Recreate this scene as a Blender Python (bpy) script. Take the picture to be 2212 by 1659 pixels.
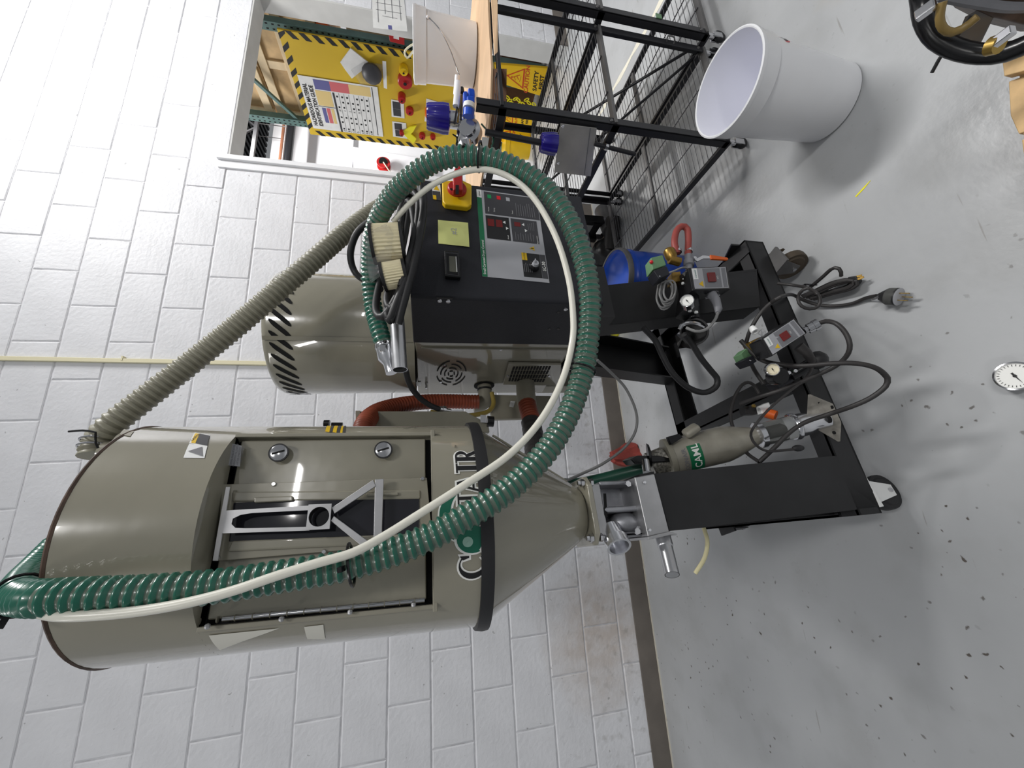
import bpy, math, random
from mathutils import Vector, Matrix
from math import sin, cos, pi, radians, sqrt, atan2
random.seed(7)
for o in list(bpy.data.objects): bpy.data.objects.remove(o)
SC = bpy.context.scene
COL = SC.collection

# ------------------------------------------------------------------ camera, light, exposure
cam = bpy.data.cameras.new('camera'); cam_o = bpy.data.objects.new('camera', cam); COL.objects.link(cam_o)
cam.sensor_fit = 'HORIZONTAL'; cam.sensor_width = 36.0; cam.lens = 13.616; cam.clip_start = .02
PITCH, ROLL, AZ = .21887, .00739, .27762
fw = Vector((sin(AZ)*cos(PITCH), cos(AZ)*cos(PITCH), -sin(PITCH)))
rt = Vector((cos(AZ), -sin(AZ), 0)); dn = fw.cross(rt)
r2 = rt*cos(ROLL)+dn*sin(ROLL); d2 = -rt*sin(ROLL)+dn*cos(ROLL)
# the photograph was taken with the phone on its side: picture right is down in the room
cam_o.matrix_world = Matrix(((d2.x, r2.x, -fw.x, 0), (d2.y, r2.y, -fw.y, -2.26593), (d2.z, r2.z, -fw.z, 1.23441), (0, 0, 0, 1)))
SC.camera = cam_o
W = bpy.data.worlds.new('room_ambient'); SC.world = W; W.use_nodes = True
W.node_tree.nodes['Background'].inputs[0].default_value = (.93, .965, 1.0, 1)
W.node_tree.nodes['Background'].inputs[1].default_value = .22
def lamp(name, loc, sx, sy, power, rot=(0, 0, 0), col=(1, .985, .965)):
    l = bpy.data.lights.new(name, 'AREA'); l.shape = 'RECTANGLE'; l.size = sx; l.size_y = sy; l.energy = power; l.color = col
    o = bpy.data.objects.new(name, l); COL.objects.link(o); o.location = loc; o.rotation_euler = rot
    return o
lamp('ceiling_light', (2.9, -1.5, 4.5), .35, 1.3, 145)
lamp('ceiling_light', (.9, -4.6, 4.5), .35, 1.3, 78)
lamp('ceiling_light', (3.5, -11.4, 4.5), 1.3, .35, 150)
lamp('ceiling_light', (-2.6, -1.9, 4.5), .35, 1.3, 18)
lamp('ceiling_light', (-2.6, -4.6, 4.5), .35, 1.3, 34)
lamp('ceiling_light', (2.6, 2.5, 4.5), 1.3, .35, 110)
lamp('ceiling_light', (6.4, 3.6, 4.6), 1.3, .35, 260)  # added, unseen lamp: brightens the far white wall of the back room
SC.view_settings.view_transform = 'Standard'; SC.view_settings.look = 'None'
SC.view_settings.gamma = 1.0; SC.view_settings.use_curve_mapping = False
SC.view_settings.exposure = 0.0

# ------------------------------------------------------------------ helpers
def lin(c):
    r = []
    for v in c[:3]:
        v /= 255.; r.append(v/12.92 if v <= .04045 else ((v+.055)/1.055)**2.4)
    return tuple(r)+(1,)
MATS = {}
def mat(name, c, rough=.5, metal=0., var=0., vscale=8., bump=0., bscale=60., trans=0., ior=1.45, alpha=1., emit=None, coat=0., spec=.5, c2=None, lo=.42, hi=.62):
    m = bpy.data.materials.new(name); m.use_nodes = True; MATS[name] = m
    nt = m.node_tree; b = nt.nodes['Principled BSDF']
    b.inputs['Base Color'].default_value = lin(c); b.inputs['Roughness'].default_value = rough; b.inputs['Metallic'].default_value = metal
    b.inputs['Transmission Weight'].default_value = trans; b.inputs['IOR'].default_value = ior; b.inputs['Alpha'].default_value = alpha
    b.inputs['Coat Weight'].default_value = coat; b.inputs['Specular IOR Level'].default_value = spec
    if emit: b.inputs['Emission Color'].default_value = lin(emit[0]); b.inputs['Emission Strength'].default_value = emit[1]
    if var or bump:
        tc = nt.nodes.new('ShaderNodeTexCoord')
    if var or c2:
        if not var: tc = nt.nodes.new('ShaderNodeTexCoord')
        n = nt.nodes.new('ShaderNodeTexNoise'); n.inputs['Scale'].default_value = vscale; n.inputs['Detail'].default_value = 5
        nt.links.new(tc.outputs['Object'], n.inputs['Vector'])
        r = nt.nodes.new('ShaderNodeValToRGB'); nt.links.new(n.outputs['Fac'], r.inputs[0])
        a = lin(c)
        k2 = lin(c2) if c2 else tuple(max(0, v*(1-var)) for v in a[:3])+(1,)
        k1 = a if c2 else tuple(min(1, v*(1+var*.5)) for v in a[:3])+(1,)
        r.color_ramp.elements[0].position = lo; r.color_ramp.elements[1].position = hi
        r.color_ramp.elements[0].color = k2; r.color_ramp.elements[1].color = k1
        nt.links.new(r.outputs[0], b.inputs['Base Color'])
    if bump:
        n2 = nt.nodes.new('ShaderNodeTexNoise'); n2.inputs['Scale'].default_value = bscale; n2.inputs['Detail'].default_value = 4
        nt.links.new(tc.outputs['Object'], n2.inputs['Vector'])
        bp = nt.nodes.new('ShaderNodeBump'); bp.inputs['Strength'].default_value = bump; bp.inputs['Distance'].default_value = .01
        nt.links.new(n2.outputs['Fac'], bp.inputs['Height']); nt.links.new(bp.outputs[0], b.inputs['Normal'])
    return m

OFF = {}
FRAMES = {'W': ((0, 0), 0.), 'M': ((.004, -1.442), 7.3), 'H': ((-.050, -1.381), 8.6)}
LEAN = set()                                   # the hopper stands a touch out of plumb
def tag(o, label=None, cat=None, group=None, kind=None):
    if label: o['label'] = label
    if cat: o['category'] = cat
    if group: o['group'] = group
    if kind: o['kind'] = kind
    return o
def place(o, frame, base):
    (fx, fy), a = FRAMES[frame]; a = radians(a)
    o.location = (fx+base[0]*cos(a)-base[1]*sin(a), fy+base[0]*sin(a)+base[1]*cos(a), base[2])
    o.rotation_euler = (0, 0, a); OFF[o.name] = Vector(base)
def thing(name, label, cat, frame='W', base=(0, 0, 0), group=None):
    o = bpy.data.objects.new(name, None); COL.objects.link(o); o.empty_display_size = .05
    place(o, frame, base); return tag(o, label, cat, group)
def cr(P, closed=False):                       # Catmull-Rom at(t)
    P = [Vector(p) for p in P]; n = len(P)
    def at(t):
        i = min(int(t), n-2); f = t-i
        p1, p2 = P[i], P[i+1]; p0 = P[i-1] if i > 0 else p1*2-p2; p3 = P[i+2] if i+2 < n else p2*2-p1
        return .5*((2*p1)+(p2-p0)*f+(2*p0-5*p1+4*p2-p3)*f*f+(3*p1-p0-3*p2+p3)*f*f*f)
    return at, n-1
def resample(P, step):
    at, n = cr(P); pts = [at(i/24.) for i in range(n*24+1)]
    L = [0.]
    for a, b in zip(pts, pts[1:]): L.append(L[-1]+(b-a).length)
    k = max(2, int(round(L[-1]/step))); out = []; j = 0
    for i in range(k+1):
        s = L[-1]*i/k
        while j < len(L)-2 and L[j+1] < s: j += 1
        d = L[j+1]-L[j]; out.append(pts[j].lerp(pts[j+1], (s-L[j])/d if d > 1e-9 else 0))
    return out
class MB:
    def __init__(s): s.v = []; s.f = []; s.m = []
    def add(s, vs, fs, mi=0):
        b = len(s.v); s.v += [Vector(q) for q in vs]; s.f += [tuple(b+i for i in f) for f in fs]; s.m += [mi]*len(fs); return s
    def box(s, a, b, mi=0, M=None):
        x0, y0, z0 = [min(p, q) for p, q in zip(a, b)]; x1, y1, z1 = [max(p, q) for p, q in zip(a, b)]
        vs = [Vector(q) for q in ((x0, y0, z0), (x1, y0, z0), (x1, y1, z0), (x0, y1, z0), (x0, y0, z1), (x1, y0, z1), (x1, y1, z1), (x0, y1, z1))]
        if M: vs = [M @ q for q in vs]
        return s.add(vs, [(0, 3, 2, 1), (4, 5, 6, 7), (0, 1, 5, 4), (1, 2, 6, 5), (2, 3, 7, 6), (3, 0, 4, 7)], mi)
    def slab(s, P, vec, mi=0):                 # polygon P (3d points) extruded along vec
        P = [Vector(p) for p in P]; vec = Vector(vec); n = len(P)
        nrm = Vector((0, 0, 0))
        for i in range(n): nrm += (P[i]-P[0]).cross(P[(i+1) % n]-P[0])
        if nrm.dot(vec) > 0: P = P[::-1]
        vs = P+[p+vec for p in P]
        fs = [tuple(range(n)), tuple(range(2*n-1, n-1, -1))]+[(i, i+n, (i+1) % n+n, (i+1) % n) for i in range(n)]
        return s.add(vs, fs, mi)
    def ring(s, c, u, w, r, n): return [c+u*(r*cos(2*pi*i/n))+w*(r*sin(2*pi*i/n)) for i in range(n)]
    def sweep(s, pts, radii, n=12, mi=0, caps=True, mats=None, closed=False):
        pts = [Vector(p) for p in pts]; N = len(pts)
        t0 = (pts[1]-pts[0]).normalized()
        u = t0.orthogonal().normalized(); vs = []
        for i in range(N):
            a = pts[i-1] if i > 0 else (pts[-2] if closed else pts[0]); b = pts[i+1] if i < N-1 else (pts[1] if closed else pts[-1])
            t = (b-a); t = t.normalized() if t.length > 1e-9 else t0
            u = (u-t*u.dot(t)); u = u.normalized() if u.length > 1e-6 else t.orthogonal().normalized()
            w = t.cross(u); vs += s.ring(pts[i], u, w, radii[i] if hasattr(radii, '__len__') else radii, n)
        fs = []; ms = []
        for i in range(N-1):
            for k in range(n):
                fs.append((i*n+k, i*n+(k+1) % n, (i+1)*n+(k+1) % n, (i+1)*n+k)); ms.append(mats[i] if mats else mi)
        if caps and not closed: fs += [tuple(range(n-1, -1, -1)), tuple(range((N-1)*n, N*n))]; ms += [mi, mi]
        b = len(s.v); s.v += vs; s.f += [tuple(b+i for i in f) for f in fs]; s.m += ms; return s
    def cyl(s, a, b, r, r2=None, n=20, mi=0, caps=True): return s.sweep([a, b], [r, r if r2 is None else r2], n, mi, caps)
    def tube(s, P, r, n=10, step=.012, mi=0, caps=True): return s.sweep(resample(P, step), r, n, mi, caps)
    def bar(s, a, b, w, h, up=(0, 0, 1), mi=0):
        a = Vector(a); b = Vector(b); t = (b-a).normalized(); up = Vector(up); sd = t.cross(up).normalized(); up = sd.cross(t)
        P = [a+sd*x+up*y for x, y in ((-w/2, -h/2), (w/2, -h/2), (w/2, h/2), (-w/2, h/2))]
        return s.slab(P, b-a, mi)
    def hose(s, P, r, amp, pitch, n=14):
        pts = resample(P, pitch/4.)
        rad = [r+(amp if i % 4 in (0, 1) else 0) for i in range(len(pts))]
        return s.sweep(pts, rad, n, 0, True, [0 if i % 4 < 2 else 1 for i in range(len(pts)-1)])
    def lathe(s, prof, c=(0, 0, 0), ax=(0, 0, 1), n=32, mi=0, mats=None, cap0=False, cap1=False):
        c = Vector(c); ax = Vector(ax).normalized(); u = ax.orthogonal().normalized(); w = ax.cross(u); vs = []
        for r, z in prof: vs += s.ring(c+ax*z, u, w, max(r, 1e-4), n)
        fs = []; ms = []
        for i in range(len(prof)-1):
            for k in range(n): fs.append((i*n+k, i*n+(k+1) % n, (i+1)*n+(k+1) % n, (i+1)*n+k)); ms.append(mats[i] if mats else mi)
        if cap0: fs.append(tuple(range(n-1, -1, -1))); ms.append(mi)
        if cap1: fs.append(tuple(range((len(prof)-1)*n, len(prof)*n))); ms.append(mi)
        b = len(s.v); s.v += vs; s.f += [tuple(b+i for i in f) for f in fs]; s.m += ms; return s
    def sphere(s, c, r, n=12, sc=(1, 1, 1), mi=0):
        c = Vector(c); vs = []; h = n//2
        for j in range(h+1):
            for i in range(n):
                t = pi*j/h; vs.append(c+Vector((r*sc[0]*sin(t)*cos(2*pi*i/n), r*sc[1]*sin(t)*sin(2*pi*i/n), r*sc[2]*cos(t))))
        return s.add(vs, [(j*n+i, (j+1)*n+i, (j+1)*n+(i+1) % n, j*n+(i+1) % n) for j in range(h) for i in range(n)], mi)
    def text(s, txt, at, ux, uy, size, mi=0, align='CENTER', fn=None, depth=.0006, sx=1., bold=0.):
        cu = bpy.data.curves.new('t', 'FONT'); cu.body = txt; cu.size = 1.; cu.align_x = align; cu.align_y = 'CENTER'; cu.resolution_u = 3; cu.offset = bold
        o = bpy.data.objects.new('t', cu); COL.objects.link(o); bpy.context.view_layer.update()
        me = bpy.data.meshes.new_from_object(o.evaluated_get(bpy.context.evaluated_depsgraph_get()))
        at = Vector(at); ux = Vector(ux).normalized(); uy = Vector(uy).normalized(); nn = ux.cross(uy)
        vs = [at+ux*(q.co.x*size*sx)+uy*(q.co.y*size)+nn*depth for q in me.vertices]
        if fn: vs = [fn(q) for q in vs]
        s.add(vs, [tuple(p.vertices) for p in me.polygons], mi)
        bpy.data.objects.remove(o); bpy.data.curves.remove(cu); bpy.data.meshes.remove(me); return s
    def build(s, name, mats, parent=None, smooth=40, bevel=0., seg=2, label=None, kind=None, cat=None, group=None, frame='W'):
        me = bpy.data.meshes.new(name)
        if parent is not None and parent.name in LEAN: s.v = [Vector((q.x+.028*(q.z-1.135), q.y, q.z)) for q in s.v]
        mats = mats if isinstance(mats, (list, tuple)) else [mats]
        if parent is not None: off = OFF[parent.name]
        else:
            n = len(s.v); lo = [min(q[i] for q in s.v) for i in range(3)]; hi = [max(q[i] for q in s.v) for i in range(3)]
            off = Vector(((lo[0]+hi[0])/2, (lo[1]+hi[1])/2, lo[2]))
        me.from_pydata([tuple(q-off) for q in s.v], [], s.f)
        for m in mats: me.materials.append(MATS[m] if isinstance(m, str) else m)
        me.polygons.foreach_set('material_index', s.m)
        if smooth:
            me.polygons.foreach_set('use_smooth', [True]*len(s.f)); me.update(); me.set_sharp_from_angle(angle=radians(smooth))
        me.validate()
        o = bpy.data.objects.new(name, me); COL.objects.link(o)
        if parent is not None:
            o.parent = parent; OFF[o.name] = off
            if parent.name in LEAN: LEAN.add(o.name)
        else: place(o, frame, off)
        if bevel:
            b = o.modifiers.new('bevel', 'BEVEL'); b.width = bevel; b.segments = seg; b.limit_method = 'ANGLE'; b.angle_limit = radians(35); b.harden_normals = True
        return tag(o, label, cat, group, kind)
def hexp(c, nrm, r, n=6):
    c = Vector(c); nrm = Vector(nrm).normalized(); u = nrm.orthogonal().normalized(); w = nrm.cross(u)
    return [c+u*(r*cos(2*pi*i/n))+w*(r*sin(2*pi*i/n)) for i in range(n)]
def lerp(a, b, t): return Vector(a).lerp(Vector(b), t)

# ------------------------------------------------------------------ materials
mat('wall_paint', (226, 227, 231), .55, var=.05, vscale=3, bump=.25, bscale=45)
mat('joint_paint', (214, 214, 218), .6, var=.15, vscale=14, bump=.2, bscale=60)
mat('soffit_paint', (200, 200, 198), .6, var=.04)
mat('white_paint', (236, 237, 240), .4, bump=.05)
mat('baseboard', (104, 98, 92), .5, var=.12, vscale=6)
mat('caulk', (206, 200, 186), .7)
mat('beige', (146, 142, 127), .2, var=.05, vscale=5, coat=1., bump=.35, bscale=3.5)
mat('beige_dark', (120, 117, 104), .3, coat=.3)
mat('beige_flat', (146, 142, 128), .4, var=.08)
mat('rust_edge', (84, 66, 56), .5, var=.3, vscale=40)
mat('black_plastic', (30, 31, 38), .55, var=.12, vscale=4, bump=.12, bscale=400)
mat('black_steel', (30, 30, 32), .42, var=.35, vscale=6)
mat('black_gloss', (20, 20, 22), .25)
mat('black_rubber', (34, 34, 36), .5)
mat('dark_rubber', (46, 44, 44), .5)
mat('hole_black', (8, 8, 9), .8)
mat('shelf_black', (36, 36, 40), .4)
mat('shelf_wire', (92, 92, 96), .35, metal=.3)
mat('dirty_alu', (150, 146, 138), .5, metal=.35, var=.3, vscale=30)
mat('tube_cream', (222, 214, 170), .35)
mat('shelf_grey', (105, 104, 104), .4, metal=.4, var=.2)
mat('aluminium', (196, 197, 200), .3, metal=.9, var=.12, vscale=20)
mat('alu_bright', (225, 226, 230), .2, metal=.95)
mat('alu_cast', (164, 165, 170), .42, metal=.75, var=.15, vscale=20, bump=.1, bscale=120)
mat('alu_brushed', (182, 182, 184), .38, metal=.85, var=.12, vscale=12)
mat('plate_metal', (186, 184, 180), .36, metal=.45, var=.14, vscale=7)
mat('steel_shiny', (205, 205, 208), .15, metal=1.)
mat('green_hose', (30, 98, 80), .28, coat=.3)
mat('green_hose_valley', (92, 106, 94), .3, coat=.3)
mat('dark_green_hose', (24, 66, 52), .35)
mat('grey_hose', (150, 147, 130), .4)
mat('grey_hose_valley', (122, 119, 103), .45)
mat('white_tube', (226, 224, 212), .3)
mat('orange_hose', (134, 62, 40), .5, var=.3, vscale=10)
mat('yellow_tube', (160, 140, 72), .35)
mat('red_rubber', (150, 68, 62), .5, var=.12)
mat('white_plastic', (236, 236, 240), .3)
mat('bucket_white', (228, 229, 232), .22, var=.03, vscale=4)
mat('bucket_inside', (236, 237, 246), .35)
mat('blue_plastic', (24, 70, 170), .25)
mat('navy_plastic', (34, 24, 128), .25, coat=.3)
mat('cobalt_plastic', (26, 78, 196), .3)
mat('yellow_plastic', (226, 186, 24), .35, var=.06)
mat('yellow_bright', (232, 222, 40), .35)
mat('sign_yellow', (242, 196, 14), .4)
mat('board_yellow', (212, 178, 46), .45, var=.06, vscale=2)
mat('red_plastic', (170, 34, 34), .35)
mat('sign_red', (206, 70, 30), .5)
mat('orange_plastic', (206, 92, 30), .4)
mat('ink_black', (24, 24, 26), .5)
mat('ink_grey', (120, 120, 124), .5)
mat('ink_white', (236, 236, 232), .5)
mat('paper', (226, 226, 224), .6, var=.05, vscale=12)
mat('paper_warm', (214, 212, 202), .6)
mat('label_grey', (120, 121, 126), .45)
mat('label_light', (166, 167, 172), .45)
mat('label_dark', (60, 60, 64), .45)
mat('label_white', (232, 233, 232), .45)
mat('label_green', (20, 108, 70), .45)
mat('teal_text', (44, 120, 118), .5)
mat('logo_green', (22, 104, 82), .35, c2=(22, 104, 82))
mat('postit', (226, 230, 148), .7)
mat('display_red', (110, 22, 22), .3)
mat('led_red', (210, 30, 40), .3)
mat('led_green', (20, 140, 80), .3)
mat('lcd', (112, 112, 100), .15)
mat('smoked_glass', (36, 36, 42), .06, coat=.4)
mat('clear_glass', (206, 208, 204), .08, trans=.9, ior=1.2)
mat('cyclone', (150, 146, 134), .3, var=.25, vscale=9, coat=.4)
mat('mesh_steel', (170, 166, 156), .35, metal=.6, var=.5, vscale=160)
mat('brass', (150, 120, 60), .35, metal=.8, var=.2, vscale=30)
mat('valve_green', (104, 142, 104), .5)
mat('grey_cable', (128, 128, 128), .5)
mat('rubber_brown', (76, 66, 54), .6, var=.2)
mat('filter_cream', (228, 218, 184), .6)
mat('clear_plastic', (235, 236, 238), .12, trans=.85, ior=1.1, alpha=.45)
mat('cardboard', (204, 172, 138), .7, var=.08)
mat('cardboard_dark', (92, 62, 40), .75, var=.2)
mat('wood', (206, 172, 122), .6, var=.22, vscale=14)
mat('plywood', (206, 174, 126), .6, var=.28, vscale=3.5)
mat('pale_wood', (226, 204, 166), .6, var=.08)
mat('teal_steel', (92, 122, 118), .45, var=.12)
mat('red_bag', (146, 62, 54), .6, var=.25, vscale=12)
mat('conduit_cream', (226, 219, 186), .45)
mat('tape_cream', (226, 222, 206), .6, var=.05)
mat('gold', (170, 142, 76), .3, metal=.8)
mat('brown_hose', (132, 110, 62), .4)
mat('copper_paint', (176, 120, 92), .5)
mat('deck_grey', (120, 122, 128), .6)
mat('dial_white', (236, 236, 232), .4)
mat('dial_cream', (236, 226, 196), .4)
mat('bin_black', (26, 26, 28), .3)
# ------------------------------------------------------------------ floor
def floor_mat():
    m = bpy.data.materials.new('floor_epoxy'); m.use_nodes = True; MATS['floor_epoxy'] = m; nt = m.node_tree; N = nt.nodes.new; Lk = nt.links.new
    b = nt.nodes['Principled BSDF']; b.inputs['Roughness'].default_value = .36
    tc = N('ShaderNodeNewGeometry')
    def noise(sc, det=5, dim=3):
        n = N('ShaderNodeTexNoise'); n.inputs['Scale'].default_value = sc; n.inputs['Detail'].default_value = det; Lk(tc.outputs['Position'], n.inputs['Vector']); return n
    def ramp(src, p0, p1, c0, c1):
        r = N('ShaderNodeValToRGB'); r.color_ramp.elements[0].position = p0; r.color_ramp.elements[1].position = p1
        r.color_ramp.elements[0].color = c0; r.color_ramp.elements[1].color = c1; Lk(src, r.inputs[0]); return r
    def mix(f, a, c):
        x = N('ShaderNodeMix'); x.data_type = 'RGBA'; Lk(f, x.inputs[0]); Lk(a, x.inputs[6])
        if isinstance(c, tuple): x.inputs[7].default_value = c
        else: Lk(c, x.inputs[7])
        return x.outputs[2]
    base = ramp(noise(1.1).outputs['Fac'], .35, .68, lin((164, 166, 168)), lin((182, 184, 186))).outputs[0]
    BL = (0, 0, 0, 1); WH = (1, 1, 1, 1)
    mott = ramp(noise(6, 8).outputs['Fac'], .5, .75, BL, (.30, .30, .30, 1)).outputs[0]
    c = mix(mott, base, lin((138, 138, 136)))
    # grey brown worn patch where the coating is gone
    def blob(x, y, r, soft, col, c, nz=.12):
        mp = N('ShaderNodeMapping'); mp.inputs['Location'].default_value = (-x, -y, 0); Lk(tc.outputs['Position'], mp.inputs[0])
        nn = N('ShaderNodeMix'); nn.data_type = 'RGBA'; nn.blend_type = 'ADD'; nn.inputs[0].default_value = nz
        Lk(mp.outputs[0], nn.inputs[6]); Lk(noise(9).outputs['Color'], nn.inputs[7])
        ln = N('ShaderNodeVectorMath'); ln.operation = 'LENGTH'; Lk(nn.outputs[2], ln.inputs[0])
        r_ = ramp(ln.outputs['Value'], r, r+soft, (.6, .6, .6, 1), BL)
        return mix(r_.outputs[0], c, lin(col))
    c = blob(1.56, -1.72, .09, .09, (170, 164, 150), c)
    # chips and scuffs: small dark specks clustered in patches
    v = N('ShaderNodeTexVoronoi'); v.inputs['Scale'].default_value = 36; v.feature = 'F1'
    wob = N('ShaderNodeMix'); wob.data_type = 'RGBA'; wob.blend_type = 'ADD'; wob.inputs[0].default_value = .03; Lk(tc.outputs['Position'], wob.inputs[6]); Lk(noise(30).outputs['Color'], wob.inputs[7])
    Lk(wob.outputs[2], v.inputs['Vector'])
    sp = ramp(v.outputs['Distance'], .10, .17, WH, BL).outputs[0]
    pick = ramp(v.outputs['Color'], .50, .54, BL, WH)
    pm = N('ShaderNodeMath'); pm.operation = 'MULTIPLY'; Lk(sp, pm.inputs[0]); Lk(pick.outputs[0], pm.inputs[1])
    pn = ramp(noise(2.3, 3).outputs['Fac'], .42, .54, BL, WH)
    pq = N('ShaderNodeMath'); pq.operation = 'MULTIPLY'; Lk(pm.outputs[0], pq.inputs[0]); Lk(pn.outputs[0], pq.inputs[1])
    sx = N('ShaderNodeSeparateXYZ'); Lk(tc.outputs['Position'], sx.inputs[0])
    wr = N('ShaderNodeMapRange'); wr.inputs[1].default_value = .75; wr.inputs[2].default_value = -.1; wr.inputs[3].default_value = .12; wr.inputs[4].default_value = 1.; Lk(sx.outputs['X'], wr.inputs[0])
    pr = N('ShaderNodeMath'); pr.operation = 'MULTIPLY'; Lk(pq.outputs[0], pr.inputs[0]); Lk(wr.outputs[0], pr.inputs[1])
    c = mix(pr.outputs[0], c, lin((84, 78, 72)))
    # long faint scratches
    for rz, sc in ((.5, 1.), (-.9, 1.3)):
        mp = N('ShaderNodeMapping'); mp.inputs['Rotation'].default_value = (0, 0, rz); mp.inputs['Scale'].default_value = (3*sc, 55*sc, 1); Lk(tc.outputs['Position'], mp.inputs[0])
        sn = N('ShaderNodeTexNoise'); sn.inputs['Scale'].default_value = 1; sn.inputs['Detail'].default_value = 2; Lk(mp.outputs[0], sn.inputs['Vector'])
        c = mix(ramp(sn.outputs['Fac'], .73, .76, BL, (.5, .5, .5, 1)).outputs[0], c, lin((124, 120, 114)))
    Lk(c, b.inputs['Base Color'])
    rr = ramp(noise(4, 6).outputs['Fac'], .3, .7, (.26, .26, .26, 1), (.46, .46, .46, 1)); Lk(rr.outputs[0], b.inputs['Roughness'])
    bp = N('ShaderNodeBump'); bp.inputs['Strength'].default_value = .12; bp.inputs['Distance'].default_value = .004
    Lk(noise(60, 4).outputs['Fac'], bp.inputs['Height']); Lk(bp.outputs[0], b.inputs['Normal'])
floor_mat()
fl = MB().box((-7, -14, -.1), (11, 6.2, 0)).build('floor', 'floor_epoxy', None, smooth=0, kind='structure')

def stained_block():
    m = MATS['wall_paint']; nt = m.node_tree; N = nt.nodes.new; Lk = nt.links.new; b = nt.nodes['Principled BSDF']
    src = b.inputs['Base Color'].links[0].from_socket
    g = N('ShaderNodeNewGeometry')
    def noise(sc, det=6):
        n = N('ShaderNodeTexNoise'); n.inputs['Scale'].default_value = sc; n.inputs['Detail'].default_value = det; Lk(g.outputs['Position'], n.inputs['Vector']); return n
    def ramp(s, p0, p1, c0, c1):
        r = N('ShaderNodeValToRGB'); r.color_ramp.elements[0].position = p0; r.color_ramp.elements[1].position = p1
        r.color_ramp.elements[0].color = c0; r.color_ramp.elements[1].color = c1; Lk(s, r.inputs[0]); return r.outputs[0]
    BL = (0, 0, 0, 1); WH = (1, 1, 1, 1)
    sx = N('ShaderNodeSeparateXYZ'); Lk(g.outputs['Position'], sx.inputs[0])
    low = N('ShaderNodeMapRange'); low.inputs[1].default_value = .75; low.inputs[2].default_value = .2; Lk(sx.outputs['Z'], low.inputs[0])
    def mul(a, b_):
        x = N('ShaderNodeMath'); x.operation = 'MULTIPLY'; Lk(a, x.inputs[0]); Lk(b_, x.inputs[1]); return x.outputs[0]
    def mix(f, a, col):
        x = N('ShaderNodeMix'); x.data_type = 'RGBA'; Lk(f, x.inputs[0]); Lk(a, x.inputs[6]); x.inputs[7].default_value = lin(col); return x.outputs[2]
    # rusty brown splash stain low on the wall, grey scuffs all over
    mp = N('ShaderNodeVectorMath'); mp.operation = 'SUBTRACT'; mp.inputs[1].default_value = (-.66, 0, .42); Lk(g.outputs['Position'], mp.inputs[0])
    ms = N('ShaderNodeVectorMath'); ms.operation = 'MULTIPLY'; ms.inputs[1].default_value = (1, 0, 1.15); Lk(mp.outputs[0], ms.inputs[0])
    ad = N('ShaderNodeMix'); ad.data_type = 'RGBA'; ad.blend_type = 'ADD'; ad.inputs[0].default_value = .22; Lk(ms.outputs[0], ad.inputs[6]); Lk(noise(5).outputs['Color'], ad.inputs[7])
    ln = N('ShaderNodeVectorMath'); ln.operation = 'LENGTH'; Lk(ad.outputs[2], ln.inputs[0])
    f = mul(ramp(ln.outputs['Value'], .16, .42, (.55, .55, .55, 1), BL), ramp(noise(16).outputs['Fac'], .3, .6, (.5, .5, .5, 1), WH))
    c = mix(f, src, (176, 156, 136))
    c = mix(mul(low.outputs[0], ramp(noise(22).outputs['Fac'], .55, .72, BL, (.5, .5, .5, 1))), c, (150, 146, 140))
    c = mix(ramp(noise(34, 3).outputs['Fac'], .705, .73, BL, (.6, .6, .6, 1)), c, (140, 138, 138))
    Lk(c, b.inputs['Base Color'])
stained_block()

# ------------------------------------------------------------------ wall of painted concrete blocks
BW, BH, X0 = .4064, .2032, 1.2939
OX0, OX1, OZ = 2.10, 3.70, 12*BH
wb = MB()
for a, b in (((-3.2, .003, -.02), (OX0+.02, .15, 5.2)), ((OX0+.02, .003, OZ+.05), (OX1, .15, 5.2)), ((OX1, .003, -.02), (6.6, .15, 5.2))): wb.box(a, b)
wall = wb.build('wall_back', 'joint_paint', None, smooth=0, kind='structure')
def block_mesh(w, seed):
    rnd = random.Random(seed); j = .003; h = BH; ch = .005; d = .012
    o = [(j, h*0+j), (w-j, j), (w-j, h-j), (j, h-j)]
    sg = [(1, 1), (-1, 1), (-1, -1), (1, -1)]
    v = [(x, d, z) for x, z in o]+[(x, .002, z) for x, z in o]+[(x+sx*ch, rnd.uniform(-.0012, .0008), z+sz*ch) for (x, z), (sx, sz) in zip(o, sg)]
    f = []
    for k in range(2):
        for i in range(4): f.append((k*4+i, k*4+(i+1) % 4, k*4+4+(i+1) % 4, k*4+4+i))
    f.append((8, 9, 10, 11))
    me = bpy.data.meshes.new('block'); me.from_pydata(v, [], f); me.materials.append(MATS['wall_paint']); return me
FULL = [block_mesh(BW, s) for s in range(5)]; CUT = {}
def add_block(x0, x1, row):
    if x1-x0 < .05: return
    w = x1-x0
    if abs(w-BW) < .002: me = FULL[(row*7+int(x0*10)) % 5]
    else:
        k = round(w, 3)
        if k not in CUT: CUT[k] = block_mesh(w, 11)
        me = CUT[k]
    o = bpy.data.objects.new('block', me); COL.objects.link(o); o.parent = wall; o.location = Vector((x0, 0, row*BH))-OFF['wall_back']
for row in range(0, 18):
    ph = X0+(0 if row % 2 else BW/2)
    for n in range(-8, 9):
        a = ph+n*BW; b = a+BW
        if b < -1.75+row*.03 or a > 4.75: continue
        if row < 12:
            if a < OX0-.005: add_block(a, min(b, OX0), row)
            if b > OX1+.005: add_block(max(a, OX1), b, row)
        elif row == 12:
            L0 = X0+1.5*BW
            if b <= L0+.01: add_block(a, b, row)
        else: add_block(a, b, row)
far = MB()                                            # the courses beyond the picture, joined
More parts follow.
